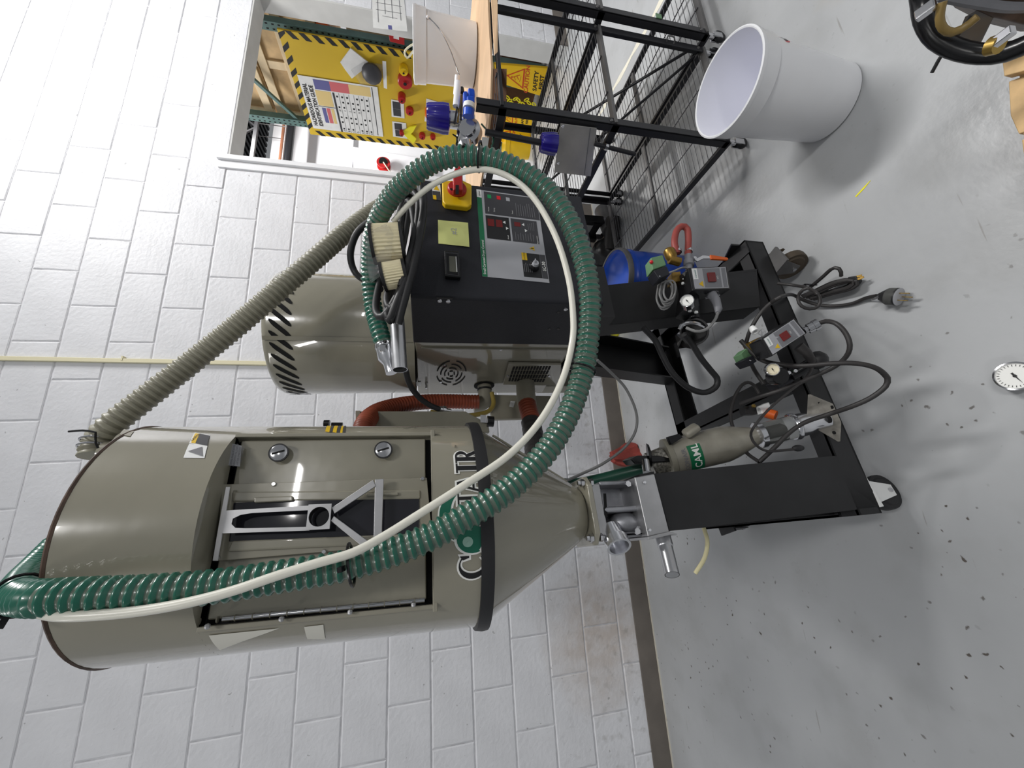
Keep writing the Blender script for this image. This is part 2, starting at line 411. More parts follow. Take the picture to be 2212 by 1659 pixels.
def far_block(x0, x1, row):
    z = row*BH; j = .003; y = .0; far.add([(x0+j+.004, y, z+j+.004), (x1-j-.004, y, z+j+.004), (x1-j-.004, y, z+BH-j-.004), (x0+j+.004, y, z+BH-j-.004), (x0+j, .006, z+j), (x1-j, .006, z+j), (x1-j, .006, z+BH-j), (x0+j, .006, z+BH-j)], [(0, 1, 2, 3), (4, 5, 1, 0), (5, 6, 2, 1), (6, 7, 3, 2), (7, 4, 0, 3)])
for row in range(0, 25):
    ph = X0+(0 if row % 2 else BW/2)
    for n in range(-11, 13):
        a = ph+n*BW; b = a+BW
        if row < 18 and not (b < -1.75+row*.03 or a > 4.75): continue
        far_block(a, b, row)
far.build('block_courses', 'wall_paint', wall, smooth=0, kind='stuff')
lt = MB().box((X0+1.5*BW+.004, -.002, OZ+.004), (4.9, .15, OZ+BH-.005)).build('trim_1', 'wall_paint', None, kind='structure', bevel=.005)
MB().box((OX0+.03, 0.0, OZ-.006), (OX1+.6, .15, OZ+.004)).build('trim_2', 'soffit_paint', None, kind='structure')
dr = MB()                                            # steel channel down the left side of the opening
dr.box((OX0-.045, -.012, 0), (OX0+.008, .02, OZ+.045)); dr.box((OX0+.008, -.03, 0), (OX0+.042, .15, OZ+.05))
dr.build('trim_3', 'white_paint', None, kind='structure', bevel=.002)
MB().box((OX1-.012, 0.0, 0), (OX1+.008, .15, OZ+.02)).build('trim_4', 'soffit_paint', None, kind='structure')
def baseboard(n, x0, x1):
    p = [(0, .0), (-.014, 0), (-.010, .012), (-.008, .1), (-.005, .104), (0, .104)]
    b = MB().slab([(x0, y, z) for y, z in p], (x1-x0, 0, 0)).build(n, 'baseboard', None, kind='structure')
    k = MB().bar((x0, -.0155, .003), (x1, -.0155, .003), .004, .006).build('caulk_line', 'caulk', b)
baseboard('baseboard_back', -2.6, OX0-.05); baseboard('baseboard_right', OX1+.01, 6.4)
# thin conduit down the wall
pt = thing('wall_conduit', 'thin cream plastic conduit running down the white block wall', 'conduit', base=(.77, -.012, 0))
MB().bar((.803, -.010, 3.9), (.735, -.010, .12), .022, .018, up=(0, 1, 0)).build('cover', 'conduit_cream', pt, bevel=.002)
MB().box((.782, -.021, 2.755), (.806, -.0, 2.762)).build('coupling', 'conduit_cream', pt)
# cream tape on the floor under the shelves
tape = []
for i in range(14):
    t = i/13.; tape.append((lerp((2.44, -1.12, .0), (2.585, -.18, .0), t), .016+.006*sin(i*2.1), .004*sin(i*1.7)))
tb = MB(); vs = []
for p, w, s in tape: vs += [p+Vector((-w+s, 0, .0012)), p+Vector((w+s, 0, .0012)), p+Vector((-w+s, 0, .0)), p+Vector((w+s, 0, .0))]
fs = []
for i in range(13): a = i*4; b_ = a+4; fs += [(a, a+1, b_+1, b_), (a, b_, b_+2, a+2), (a+1, a+3, b_+3, b_+1)]
tb.add(vs, fs).build('floor_tape', 'tape_cream', None, smooth=0, label='strip of torn cream tape stuck to the floor under the wire shelves', cat='tape')
y_a, y_b = (0.7643,-1.5596,0.001), (0.7801,-1.6046,0.001)
ymk = MB(); dv = (Vector(y_b)-Vector(y_a)).normalized(); sd = Vector((-dv.y, dv.x, 0))*.0022
ymk.slab([Vector(y_a)-sd, lerp(y_a, y_b, .55)-sd*1.4+dv*.0, Vector(y_b)-sd*.3, Vector(y_b)+sd*.3, lerp(y_a, y_b, .55)+sd*1.1, Vector(y_a)+sd], (0, 0, -.001)).build('plastic_sliver', 'yellow_bright', None, smooth=0, label='thin yellow plastic sliver lying on the floor left of the white bucket', cat='debris')

# ------------------------------------------------------------------ room beyond the opening
MB().box((-2, 5.0, 0), (11, 5.15, 4.35)).build('wall_far', 'white_paint', None, smooth=0, kind='structure')
MB().box((11, .15, 0), (11.1, 5.15, 5.2)).build('wall_right', 'white_paint', None, smooth=0, kind='structure')
ck = MB().box((-3, .15, 5.0), (11.1, 6.2, 5.1)); ck = ck.build('ceiling', 'deck_grey', None, smooth=0, kind='structure')
for i in range(30):
    MB().box((5.2+i*.17, .4, 4.95), (5.28+i*.17, 6.2, 5.0)).build('deck_rib', 'black_steel', ck, smooth=0)
tr = thing('roof_truss', 'dark steel roof truss under the ceiling of the back room', 'truss', base=(8, 4.2, 4.25))
for zz in (4.28, 4.86): MB().box((4.2, 4.2, zz), (10.9, 4.26, zz+.06)).build('chord', 'black_steel', tr)
for i in range(13):
    xx = 4.4+i*.5; MB().bar((xx, 4.23, 4.31 if i % 2 else 4.87), (xx+.5, 4.23, 4.87 if i % 2 else 4.31), .03, .03).build('web_bar', 'black_steel', tr)
sp = thing('sprinkler_pipe', 'black fire sprinkler pipe with an orange coupling high in the back room', 'pipe', base=(7, 4.6, 3.75))
MB().cyl((4.3, 4.6, 3.86), (10.8, 4.6, 3.86), .075, n=16).build('pipe', 'black_gloss', sp)
MB().cyl((7.9, 4.6, 3.86), (8.06, 4.6, 3.86), .1, n=16).build('coupling', 'sign_red', sp)
op = thing('orange_pipe', 'orange pipe running level above the black sprinkler pipe', 'pipe', base=(7.4, 4.9, 4.1))
MB().tube([(4.3, 4.9, 4.15), (7.4, 4.9, 4.12), (10.6, 4.9, 4.14)], .03, 8, .4).build('pipe', 'copper_paint', op)
for xx in (5.2, 7.4, 9.6):
    MB().cyl((xx, 4.9, 4.12), (xx, 4.9, 5.0), .008, n=6).build('hanger_rod', 'shelf_grey', op); MB().cyl((xx, 4.6, 3.9), (xx, 4.6, 5.0), .008, n=6).build('hanger_rod', 'shelf_grey', sp)
MB().tube([(6.32, 4.98, 4.0), (6.35, 4.98, 3.2), (6.33, 4.98, 2.75)], .02, 8, .3).build('copper_pipe', 'copper_paint', None, label='thin copper pipe dropping down the white wall of the back room', cat='pipe')
MB().box((6.1, 4.93, 2.74), (9, 4.99, 2.79)).build('trim_5', 'white_paint', None, kind='structure')

# pallet rack seen end on
RX = 4.16
rack = thing('pallet_rack', 'teal steel pallet rack end frame with plywood crates behind the yellow board', 'rack', base=(RX, 1.0, 0))
def upright(y):
    o = MB().box((RX, y-.04, 0), (RX+.075, y+.04, 4.3)).build('upright', 'teal_steel', rack, bevel=.004)
    h = MB()
    for i in range(78):
        for dy in (-.02, .02): h.box((RX-.001, y+dy-.006, .2+i*.052), (RX+.002, y+dy+.006, .2+i*.052+.02))
    h.build('punched_hole', 'hole_black', o, kind='stuff', smooth=0)
upright(.56); upright(1.53)
for a, b in (((RX+.03, 1.5, 3.5), (RX+.03, .6, 2.7)), ((RX+.03, 1.5, 2.62), (RX+.03, .6, 3.3)), ((RX+.03, .6, .5), (RX+.03, 1.5, 1.3))): MB().bar(a, b, .03, .03).build('brace', 'teal_steel', rack)
for z in (.62, 2.1, 3.3): MB().box((RX+.08, .54, z), (RX+2.6, .6, z+.1)).build('beam', 'orange_plastic', rack, bevel=.003)
def crate(x, y, z, sx, sy, sz, lab, slat=True):
    c = thing('plywood_crate', lab, 'crate', base=(x+sx/2, y+sy/2, z), group='plywood crates on the pallet rack')
    MB().box((x+.02, y+.02, z), (x+sx, y+sy-.02, z+sz)).build('panel', 'plywood', c)
    if slat:
        for t in (0.02, .45, .9): MB().box((x, y+t*sy, z), (x+.02, y+t*sy+.08, z+sz)).build('slat', 'pale_wood', c, bevel=.003)
        for t in (.02, .5, .9): MB().box((x-.012, y, z+t*sz), (x+.01, y+sy, z+t*sz+.08)).build('slat', 'pale_wood', c, bevel=.003)
crate(RX+.12, .42, 2.2, 1.2, 1.2, .62, 'plywood crate at board height on the teal pallet rack')
crate(RX+.12, .42, 2.86, 1.2, 1.2, .95, 'plywood crate above the yellow board on the teal rack')
crate(RX+.12, .5, .74, 1.2, 1.0, 1.2, 'plywood crate hidden behind the yellow lockout board')
cb = MB()
for k, (y, z, w, h) in enumerate(((.62, .05, .45, .38), (1.1, .05, .4, .42))):
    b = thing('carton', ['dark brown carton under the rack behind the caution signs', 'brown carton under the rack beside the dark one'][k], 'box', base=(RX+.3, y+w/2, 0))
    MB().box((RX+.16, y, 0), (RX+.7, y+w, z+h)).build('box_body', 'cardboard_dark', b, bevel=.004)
    MB().box((RX+.157, y+w*.45, 0), (RX+.162, y+w*.55, z+h)).build('tape_strip', 'teal_steel', b)
rb = thing('red_cabinet', 'red painted metal box with a paper label hanging on the near rack post', 'box', base=(4.155,0.459,1.4723))
MB().slab([(4.07,0.364,1.545),(4.07,0.3707,1.4085),(4.07,0.4624,1.4051),(4.07,0.4531,1.5366)], (.095, .0, 0)).build('box_body', 'red_plastic', rb, bevel=.004)
MB().bar(Vector((4.155,0.4986,1.4751)), (RX+.02, .55, Vector((4.155,0.4986,1.4751)).z), .03, .02).build('hanger', 'shelf_grey', rb)
MB().slab([(4.068,0.3808,1.4982),(4.068,0.3801,1.4497),(4.068,0.4223,1.4524),(4.068,0.419,1.5012)], (.001, 0, 0)).build('paper_label', 'paper', rb, smooth=0)

# yellow lockout board
BX = 4.09
bd = thing('lockout_board', 'yellow safety board edged with black hazard stripes on the teal rack', 'board', base=(BX, 1.05, .9))
pc_, pd_ = (4.09,1.5634,2.5442), (4.09,0.517,2.4634)
B_T, B_B, B_N, B_F = (pc_[2]+pd_[2])/2, .86, .525, 1.59
MB().box((BX, B_N, B_B), (BX+.02, B_F, B_T)).build('panel', 'board_yellow', bd, bevel=.003)
def stripes(u0, u1, fixed, horiz, w=.06):
    n = int(abs(u1-u0)/.105)
    for i in range(n):
        a = u0+(u1-u0)*i/n; s = .05; k = .055
        if horiz: P = [(BX, a, fixed), (BX, a+s, fixed), (BX, a+s-k, fixed-w), (BX, a-k, fixed-w)]
        else: P = [(BX, fixed, a), (BX, fixed, a+s), (BX, fixed+w, a+s-k), (BX, fixed+w, a-k)]
        MB().slab([(x-.0015, min(max(y, B_N), B_F), min(max(z, B_B), B_T)) for x, y, z in P], (.002, 0, 0)).build('hazard_stripe', 'ink_black', bd, smooth=0)
stripes(B_N+.03, B_F, B_T, True); stripes(B_B+.1, B_T, B_N, False); stripes(B_B+.1, B_T, B_F-.06, False)
po = thing('hazard_poster', 'white hazardous material identification guide poster on the yellow board', 'poster', base=(4.08,1.232,2.0924))
PX = 4.083
pa_, pb_ = (4.083,1.4943,2.4776), (4.083,0.9097,1.6987)
z1, z0 = min(pa_[2], B_T-.055), pb_[2]; ya, yb_ = min(pa_[1], 1.525), pb_[1]           # left and right edge of the poster
def prect(a, b, c, d, m, dx=0., name='printed_panel'):       # fractions left, right, top, bottom
    y0 = ya+(yb_-ya)*a; y1 = ya+(yb_-ya)*b; t = z1+(z0-z1)*c; u = z1+(z0-z1)*d
    MB().slab([(PX-dx, y0, t), (PX-dx, y1, t), (PX-dx, y1, u), (PX-dx, y0, u)], (.002, 0, 0)).build(name, m, po, smooth=0)
prect(0, 1, 0, 1, 'paper', name='sheet')
for a, b, c, d, m in ((.8, .97, .18, .38, 'poster_blue'), (.8, .97, .38, .62, 'poster_red'), (.8, .97, .62, .9, 'poster_tan'), (.5, .78, .17, .37, 'poster_tan'), (.16, .46, .2, .25, 'poster_blue'), (.16, .46, .26, .31, 'poster_red'), (.16, .46, .32, .36, 'poster_tan'), (.0, .78, .39, .415, 'label_dark'), (.02, .98, .92, .93, 'label_dark'), (.48, .49, .16, .39, 'label_dark')):
    if m not in MATS: mat(m, {'poster_blue': (96, 96, 150), 'poster_red': (206, 104, 108), 'poster_tan': (222, 196, 132)}[m], .6)
    prect(a, b, c, d, m, .0012)
for i in range(7):
    prect(0, .78, .47+i*.065, .473+i*.065, 'label_dark', .0012, 'ruled_line')
    for k, fx in enumerate((.06, .2, .3, .5, .6, .7)):
        if (i*3+k) % 5 == 4: continue
        prect(fx, fx+.03, .432+i*.065, .455+i*.065, 'ink_black', .0014, 'pictogram')
tx = MB()
pw = ya-yb_
tx.text('HAZARDOUS MATERIAL', (PX-.002, ya-.04, z1-.042), (0, -1, 0), (0, 0, 1), .054, align='LEFT', sx=.80, bold=.02); tx.text('IDENTIFICATION GUIDE', (PX-.002, ya-.04, z1-.098), (0, -1, 0), (0, 0, 1), .054, align='LEFT', sx=.78, bold=.02)
tx.build('lettering', 'ink_black', po, smooth=0)
tx = MB()
for i, ch in enumerate('ABCDEFG'): tx.text(ch, (PX-.001, ya-.018, z1-(.445+i*.065)*(z1-z0)), (0, -1, 0), (0, 0, 1), .03)
for i, ch in enumerate('HIJKX'): tx.text(ch, (PX-.001, ya-.265, z1-(.445+i*.065)*(z1-z0)), (0, -1, 0), (0, 0, 1), .03)
tx.build('lettering', 'ink_black', po, smooth=0)
bg = thing('respirator_bag', 'clear bag holding a dark respirator pinned at the top of the yellow board', 'bag', base=(4.07,0.7861,1.7932))
MB().slab([(4.075,0.7174,2.015),(4.075,0.5755,1.8986),(4.075,0.6751,1.7567),(4.075,0.7482,1.8095),(4.075,0.8577,1.9345),(4.075,0.7767,1.9844)], (.012, 0, 0)).build('wrapper', 'paper', bg, smooth=0)
MB().slab([(4.06,0.7653,1.9266),(4.06,0.6756,1.7985),(4.06,0.6712,1.6154),(4.06,0.8771,1.663),(4.06,0.8947,1.8611)], (.02, 0, 0)).build('bag_body', 'clear_plastic', bg, bevel=.006)
rp = MB(); rp.sphere((4.045,0.7581,1.7325), .105, 14, (.45, 1, .9)); rp.build('dark_filter', 'label_dark', bg)
MB().slab([(4.06,0.6294,1.6197),(4.06,0.628,1.5855),(4.06,0.8958,1.6016),(4.06,0.8913,1.6329)], (.004, 0, 0)).build('header_strip', 'label_white', bg, smooth=0)
def lockout(name, lab, px, r, m, ln=.06):
    t = thing(name, lab, 'lockout', base=px, group='lockout devices on the yellow board')
    MB().lathe([(r*.25, -ln-.012), (r*.3, -ln), (r*.85, -ln), (r, -ln*.85), (r, -.005), (r*.9, 0)], px, (1, 0, 0), 18, cap0=True, cap1=True).build('device_body', m, t)
    MB().lathe([(r*.24, 0), (r*.2, .004)], Vector(px)+Vector((-ln-.014, 0, 0)), (1, 0, 0), 12, cap0=True, cap1=True).build('keyhole', 'hole_black', t)
lockout('valve_lockout', 'large round red valve lockout near the top right of the board', (4.09,0.7853,1.4174), .072, 'red_plastic')
lockout('valve_lockout', 'small red valve lockout below the large round one', (4.09,0.9599,1.4592), .04, 'red_plastic', .08)
lockout('cord_lockout', 'yellow square plug lockout above the red round lockout', (4.09,0.6744,1.425), .042, 'yellow_plastic', .07)
lockout('breaker_lockout', 'red breaker lockout clipped on the photo card', (4.09,1.1086,1.385), .042, 'red_plastic', .05)
lockout('breaker_lockout', 'small dark red lockout beside the yellow tag', (4.09,1.3989,1.2551), .036, 'red_plastic', .05)
lockout('breaker_lockout', 'red lockout left of the yellow tag at the board edge', (4.09,1.391,1.4842), .026, 'red_plastic', .05)
lockout('breaker_lockout', 'red lockout low on the board above the hose', (4.09,1.3929,1.1332), .03, 'red_plastic', .05)
lockout('orange_lockout', 'orange gate valve lockout in a paper pouch behind the blue knob', (4.08,1.0766,1.1628), .06, 'orange_plastic', .09)
for k, (P, lab) in enumerate((([(845, 215), (872, 219), (874, 256), (846, 252)], 'white instruction card with two dark photos on the yellow board'), ([(847, 262), (877, 266), (880, 300), (849, 295)], 'white instruction card lowest on the left of the yellow board'), ([(921, 213), (945, 220), (945, 268), (917, 262)], 'white card behind the orange lockout'))):
    c = thing('instruction_card', lab, 'card', base=[(4.09,1.1224,1.5074), (4.09,1.3776,1.5142), (4.09,1.0956,1.1625)][k], group='instruction cards on the yellow board')
    pts = [[(4.086,1.0249,1.5718),(4.086,1.0252,1.4439),(4.086,1.2244,1.4446),(4.086,1.2235,1.5832)], [(4.086,1.2796,1.5828),(4.086,1.2795,1.4323),(4.086,1.4832,1.4263),(4.086,1.4763,1.5882)], [(4.086,0.9572,1.2072),(4.086,0.9748,1.0905),(4.086,1.2377,1.0838),(4.086,1.2251,1.2278)]][k]
    MB().slab(pts, (.002, 0, 0)).build('sheet', 'paper', c, smooth=0)
    if k < 2:
        ctr = sum((Vector(p) for p in pts), Vector())/4
        for s in (.35, -.35):
            q = ctr+(Vector(pts[1])-Vector(pts[2]))*s*.6+(Vector(pts[0])-Vector(pts[1]))*.08
            MB().box(q+Vector((-.002, -.04, -.04)), q+Vector((.0, .04, .04))).build('printed_photo', 'label_dark', c, smooth=0)
tg = thing('yellow_tag', 'bright yellow lockout hasp hanging at the lower left of the board', 'lockout', base=(4.07,1.4332,1.3979))
MB().slab([(4.06,1.3884,1.4838),(4.06,1.3032,1.3926),(4.06,1.2739,1.3153),(4.06,1.3566,1.3535),(4.06,1.391,1.3806),(4.06,1.4435,1.3193),(4.06,1.5255,1.3588)], (.02, 0, 0)).build('tag_body', 'yellow_bright', tg, bevel=.004)

# right part of the block wall beyond the jamb: taped document
dc = thing('posted_document', 'white printed floor plan taped to the wall right of the opening', 'paper', base=(3.659,-0.004,1.4974))
MB().slab([(3.9093,-0.003,1.6324),(3.9415,-0.003,1.3874),(3.5307,-0.003,1.3561),(3.5029,-0.003,1.6106)], (0, .002, 0)).build('sheet', 'paper', dc, smooth=0)
MB().slab([(3.5606,-0.004,1.5026),(3.5631,-0.004,1.475),(3.5188,-0.004,1.4708),(3.5164,-0.004,1.4984)], (0, .002, 0)).build('printed_square', 'poster_blue', dc, smooth=0)
pl = MB()
for a, b in ([(3.785,-0.0045,1.5975),(3.7956,-0.0045,1.4005)], [(3.7076,-0.0045,1.5955),(3.7169,-0.0045,1.3997)], [(3.8561,-0.0045,1.5889),(3.5704,-0.0045,1.5749)], [(3.8561,-0.0045,1.5362),(3.676,-0.0045,1.5255)], [(3.8614,-0.0045,1.4832),(3.6404,-0.0045,1.4692)], [(3.8635,-0.0045,1.4226),(3.6373,-0.0045,1.4061)], [(3.6497,-0.0045,1.5458),(3.6501,-0.0045,1.4343)]): pl.bar(a, b, .003, .001, up=(0, 1, 0))
pl.build('plan_line', 'ink_grey', dc, smooth=0)

# caution signs, chain and bucket under the rack
def caution(name, P, lab, depth=.03):
    s = thing(name, lab, 'sign', base=P[3], group='yellow caution signs under the rack')
    MB().slab(P, (depth, 0, 0)).build('panel', 'sign_yellow', s, bevel=.006)
    tl, tr_, br, bl = [Vector(p) for p in P]
    nn = Vector((-1, 0, 0))
    def at(u, v): return (tl.lerp(tr_, u)).lerp(bl.lerp(br, u), v)+nn*.001
    ux = (br-bl).normalized(); uy = (tl+tr_-bl-br).normalized(); w = (br-bl).length
    tri = MB(); c = at(.5, .40); h = w*.62
    def tr_pts(k): return [c+uy*(h*.55*k), c-uy*(h*.45*k)-ux*(h*.55*k), c-uy*(h*.45*k)+ux*(h*.55*k)]
    o_, i_ = tr_pts(1), tr_pts(.82)
    for i in range(3): tri.slab([o_[i], o_[(i+1) % 3], i_[(i+1) % 3], i_[i]], nn*.001)
    for a, b, ww in (((-.02, .16), (.08, -.02), .035), ((.08, -.02), (-.1, -.14), .03), ((.08, -.02), (.16, -.2), .03), ((0, .12), (-.16, .02), .025), ((-.2, -.2), (.12, -.26), .02)):
        tri.bar(c+ux*a[0]*h+uy*a[1]*h, c+ux*b[0]*h+uy*b[1]*h, ww*h, .001, up=nn)
    tri.sphere(c+uy*h*.24-ux*h*.03, h*.05, 8, (.1, 1, 1)); tri.build('falling_figure_symbol', 'sign_red', s, smooth=0)
    MB().text('CAUTION', at(.5, .60), ux, uy, w*.2, sx=1., bold=.02).build('lettering', 'sign_red', s, smooth=0)
    MB().text('SAFETY', at(.5, .76), ux, uy, w*.2, bold=.025).text('FIRST', at(.5, .87), ux, uy, w*.2, bold=.025).build('lettering', 'ink_black', s, smooth=0)
    MB().bar(at(.5, 0), at(.5, .26), .004, .001, up=nn).build('symbol_line', 'sign_red', s, smooth=0)
caution('caution_sign', [(3.99,0.597,0.5374),(3.99,0.4342,0.5736),(3.99,0.3849,0.0074),(3.99,0.6802,-0.0343)], 'yellow caution safety first floor sign standing nearest the right jamb')
caution('caution_sign', [(4,1.0391,0.4948),(4,0.91,0.5154),(4,0.8711,0.0563),(4,1.0608,0.0276)], 'yellow caution sign in the shade behind the black shelf post')
caution('caution_sign', [(4.02,1.2349,0.5824),(4.02,1.0909,0.4961),(4.02,1.1459,-0.0077),(4.02,1.4013,-0.0399)], 'leftmost yellow caution sign leaning behind the blue knob handle')
ch = MB()
def link(c, a, r=.02):
    ring = [Vector(c)+Vector((0, r*1.4*cos(t*pi/4)*cos(a)-r*sin(t*pi/4)*sin(a)*.6, r*1.4*cos(t*pi/4)*sin(a)+r*sin(t*pi/4)*cos(a)*.6)) for t in range(9)]
    ch.sweep(ring, .006, 5, caps=False, closed=True)
for row, y in enumerate([(4.05,0.8117,0.4984),(4.05,0.9135,0.4814),(4.05,0.9571,0.4845)]):
    for i in range(14): link((4.05+.012*(i % 2), y[1]+.03*sin(i*1.7+row), .06+i*.03), pi/2+.6*(-1)**i)
ch.build('plastic_chain', 'yellow_bright', None, kind='stuff', label='heap of yellow plastic chain hanging between the caution signs', cat='chain')
yp = thing('yellow_pail', 'yellow pail standing on the floor left of the caution signs', 'bucket', base=(3.9556,1.3119,0))
q = Vector((3.9556,1.3119,0))
MB().lathe([(.10, 0), (.125, .26), (.135, .26), (.135, .3), (.128, .3), (.125, .27)], q, n=24, cap0=True).build('pail_body', 'yellow_plastic', yp)
MB().lathe([(.0, .285), (.135, .285), (.137, .31), (.0, .312)], q, n=24).build('lid', 'yellow_plastic', yp)
# bright wall equipment
rl = thing('hose_reel', 'dark red cable reel on the bright wall of the back room', 'reel', base=(6.962,4.77,2.0882))
MB().lathe([(.03, .0), (.14, .0), (.14, .02), (.09, .03), (.09, .1), (.14, .11), (.14, .13), (.03, .13)], (6.962,4.77,2.0882), (0, 1, 0), 20, cap0=True).build('reel_drum', 'red_plastic', rl)
MB().cyl((6.9422,4.75,2.0858), (6.962,4.77,2.0882), .09, n=18).build('hub', 'black_gloss', rl)
MB().tube([(6.9323,4.74,2.0846),(6.8363,4.78,2.0111),(6.7746,4.83,1.9289),(6.7473,4.87,1.6912)], .012, 6).build('cable', 'conduit_cream', rl)
wc = thing('wall_cabinet', 'white electrical cabinet on the bright wall of the back room', 'cabinet', base=(7.1356,4.9,1.7943))
MB().slab([(7.4169,4.9,2.7607),(7.3014,4.9,1.0954),(6.7113,4.9,1.0513),(6.6431,4.9,2.6828)], (0, .1, 0)).build('box_body', 'white_plastic', wc, bevel=.01)
# ------------------------------------------------------------------ drying hopper (its own frame: x right, y to the wall, axis at 0)
HR, HT, HB = .2, 1.737, 1.135
hop = thing('drying_hopper', 'tall beige cylindrical drying hopper with a front door and a cone bottom', 'hopper', 'H', (0, 0, .88)); LEAN.add(hop.name)
DC = -.1325; DZ0, DZ1 = (-0.0103,-0.1438,1.224)[2], (0.007,-0.1438,1.5657)[2]
PHI = math.acos(-DC/HR)
def hp(r, phi, z): return Vector((r*sin(phi), -r*cos(phi), z))
N = 72
sh = MB()
# shell: full rings above and below the door, three quarter ring beside it
def strip(z0, z1, a0, a1, n):
    vs = []; fs = []
    for i in range(n+1):
        a = a0+(a1-a0)*i/n; vs += [hp(HR, a, z0), hp(HR, a, z1)]
    for i in range(n): fs.append((2*i, 2*i+2, 2*i+3, 2*i+1))
    sh.add(vs, fs)
strip(DZ1, HT, -pi, pi, N); strip(HB, DZ0, -pi, pi, N); strip(DZ0, DZ1, PHI, 2*pi-PHI, 54)
for z, flip in ((DZ1, 1), (DZ0, 0)):           # flat segment ledges above and below the door
    P = [hp(HR, -PHI+2*PHI*i/20, z) for i in range(21)]
    sh.slab(P, (0, 0, .004 if flip else -.004))
sh.add([hp(HR, PHI, DZ0), hp(HR, PHI, DZ1), hp(HR, PHI, DZ1)+Vector((-.012, .02, 0)), hp(HR, PHI, DZ0)+Vector((-.012, .02, 0))], [(0, 1, 2, 3)])
sh.build('shell', 'beige', hop, smooth=35)
rim = MB(); rim.lathe([(HR-.012, HT), (HR+.0005, HT), (HR+.002, HT+.003), (HR+.0005, HT+.006), (HR-.012, HT+.006)], n=72)
rim.build('top_rim', 'rust_edge', hop)
ld = MB(); ld.lathe([(.001, HT+.012), (HR-.03, HT+.012), (HR-.012, HT+.006)], n=48); ld.build('lid', 'beige', hop)
MB().lathe([(HR-.002, HB+.012), (HR+.006, HB+.012), (HR+.008, HB), (HR+.007, HB-.01), (HR-.004, HB-.012)], n=72).build('gasket_ring', 'black_rubber', hop)
cn = MB(); cn.lathe([(HR-.004, HB-.01), (HR-.012, HB-.02), (.075, .925), (.058, .90), (.054, .895)], n=64); cone = cn.build('cone', 'beige', hop, smooth=50)
sm = MB(); sm.bar(hp(.178, 1.22, 1.09), hp(.072, 1.22, .922), .016, .006, up=hp(1, 1.22, .4)); sm.build('cone_seam', 'beige', hop, bevel=.002)
ins = MB().lathe([(.125, DZ0-.02), (.125, DZ1+.02)], n=40); ins.build('liner', 'hole_black', hop)
fg = MB()
fg.slab([(-.072, -.05, .893), (-.05, -.072, .893), (.05, -.072, .893), (.072, -.05, .893), (.072, .05, .893), (.05, .072, .893), (-.05, .072, .893), (-.072, .05, .893)], (0, 0, -.013))
fgo = fg.build('outlet_flange', 'beige', hop, bevel=.003)
for sx in (-1, 1):
    b = MB(); b.cyl((sx*.057, -.057, .882), (sx*.057, -.057, .908), .005, n=8); b.slab(hexp((sx*.057, -.057, .894), (0, 0, 1), .009), (0, 0, .007)); b.slab(hexp((sx*.057, -.057, .879), (0, 0, 1), .009), (0, 0, -.006)); b.build('bolt', 'steel_shiny', fgo)
# door: flat panel in the cut-away front
DW = HR*sin(PHI)
door = MB().box((-DW+.012, DC+.004, DZ0+.012), (DW-.008, DC+.022, DZ1-.007)).build('door', 'beige', hop, bevel=.003)
gp = MB(); gp.box((-DW+.004, DC+.014, DZ0+.002), (DW-.004, DC+.03, DZ1-.002)); gp.build('door_seal', 'hole_black', hop)
fr = MB(); fr.box((-DW-.006, DC-.008, DZ0-.006), (DW+.006, DC-.001, DZ0+.002)); fr.box((-DW-.002, DC-.006, DZ0), (-DW+.005, DC+.01, DZ1)); fr.box((DW-.005, DC-.006, DZ0), (DW+.002, DC+.01, DZ1))
fr.build('door_surround', 'beige_flat', hop, bevel=.0015)
hg = MB(); hg.cyl((-DW+.012, DC+.001, DZ0+.015), (-DW+.012, DC+.001, DZ1-.03), .004, n=10); hgo = hg.build('hinge', 'steel_shiny', door)
kn = MB()
for i in range(15): kn.cyl((-DW+.012, DC+.001, DZ0+.03+i*.024), (-DW+.012, DC+.001, DZ0+.0315+i*.024), .0047, n=10)
kn.build('knuckle_joint', 'beige_dark', door, kind='stuff')
for p in ((0.1146,-0.1438,1.49), (0.1166,-0.1438,1.3127)):
    k = MB().lathe([(.0165, 0), (.0165, .003)], Vector(p)+Vector((0, .004, 0)), (0, -1, 0), 24, cap1=True).build('latch_seat', 'black_rubber', door)
    l = MB().lathe([(.014, .001), (.014, .003), (.011, .0045)], Vector(p)+Vector((0, .004, 0)), (0, -1, 0), 24, cap1=True).build('latch', 'steel_shiny', door)
    MB().bar(Vector(p)+Vector((-.003, -.001, .010)), Vector(p)+Vector((.003, -.001, -.010)), .003, .001, up=(0, 1, 0)).build('slot', 'hole_black', door)
# sight window: flat frame, folded rails, dark glass, stand-off bracket
def oq(pts, th, name, m, parent, bevel=.001): return MB().slab(pts, (0, th, 0)).build(name, m, parent, bevel=bevel)
wf = oq([(0.0616,-0.1438,1.5678),(0.0619,-0.1438,1.2339),(-0.0501,-0.1438,1.2246),(-0.0566,-0.1438,1.5551)], .006, 'window_frame', 'beige', door)
oq([(0.0483,-0.1473,1.5503),(0.0399,-0.1473,1.2455),(0.0236,-0.1473,1.2455),(0.0318,-0.1473,1.5474)], .012, 'window_rail', 'beige', door, .003)
oq([(-0.0285,-0.1493,1.5361),(-0.0341,-0.1493,1.2479),(-0.049,-0.1493,1.2479),(-0.0445,-0.1493,1.5398)], .012, 'window_rail', 'beige', door, .003)
oq([(0.0304,-0.1458,1.5451),(0.032,-0.1458,1.2472),(-0.0361,-0.1458,1.2472),(-0.0294,-0.1458,1.5413)], .008, 'sight_glass', 'smoked_glass', door)
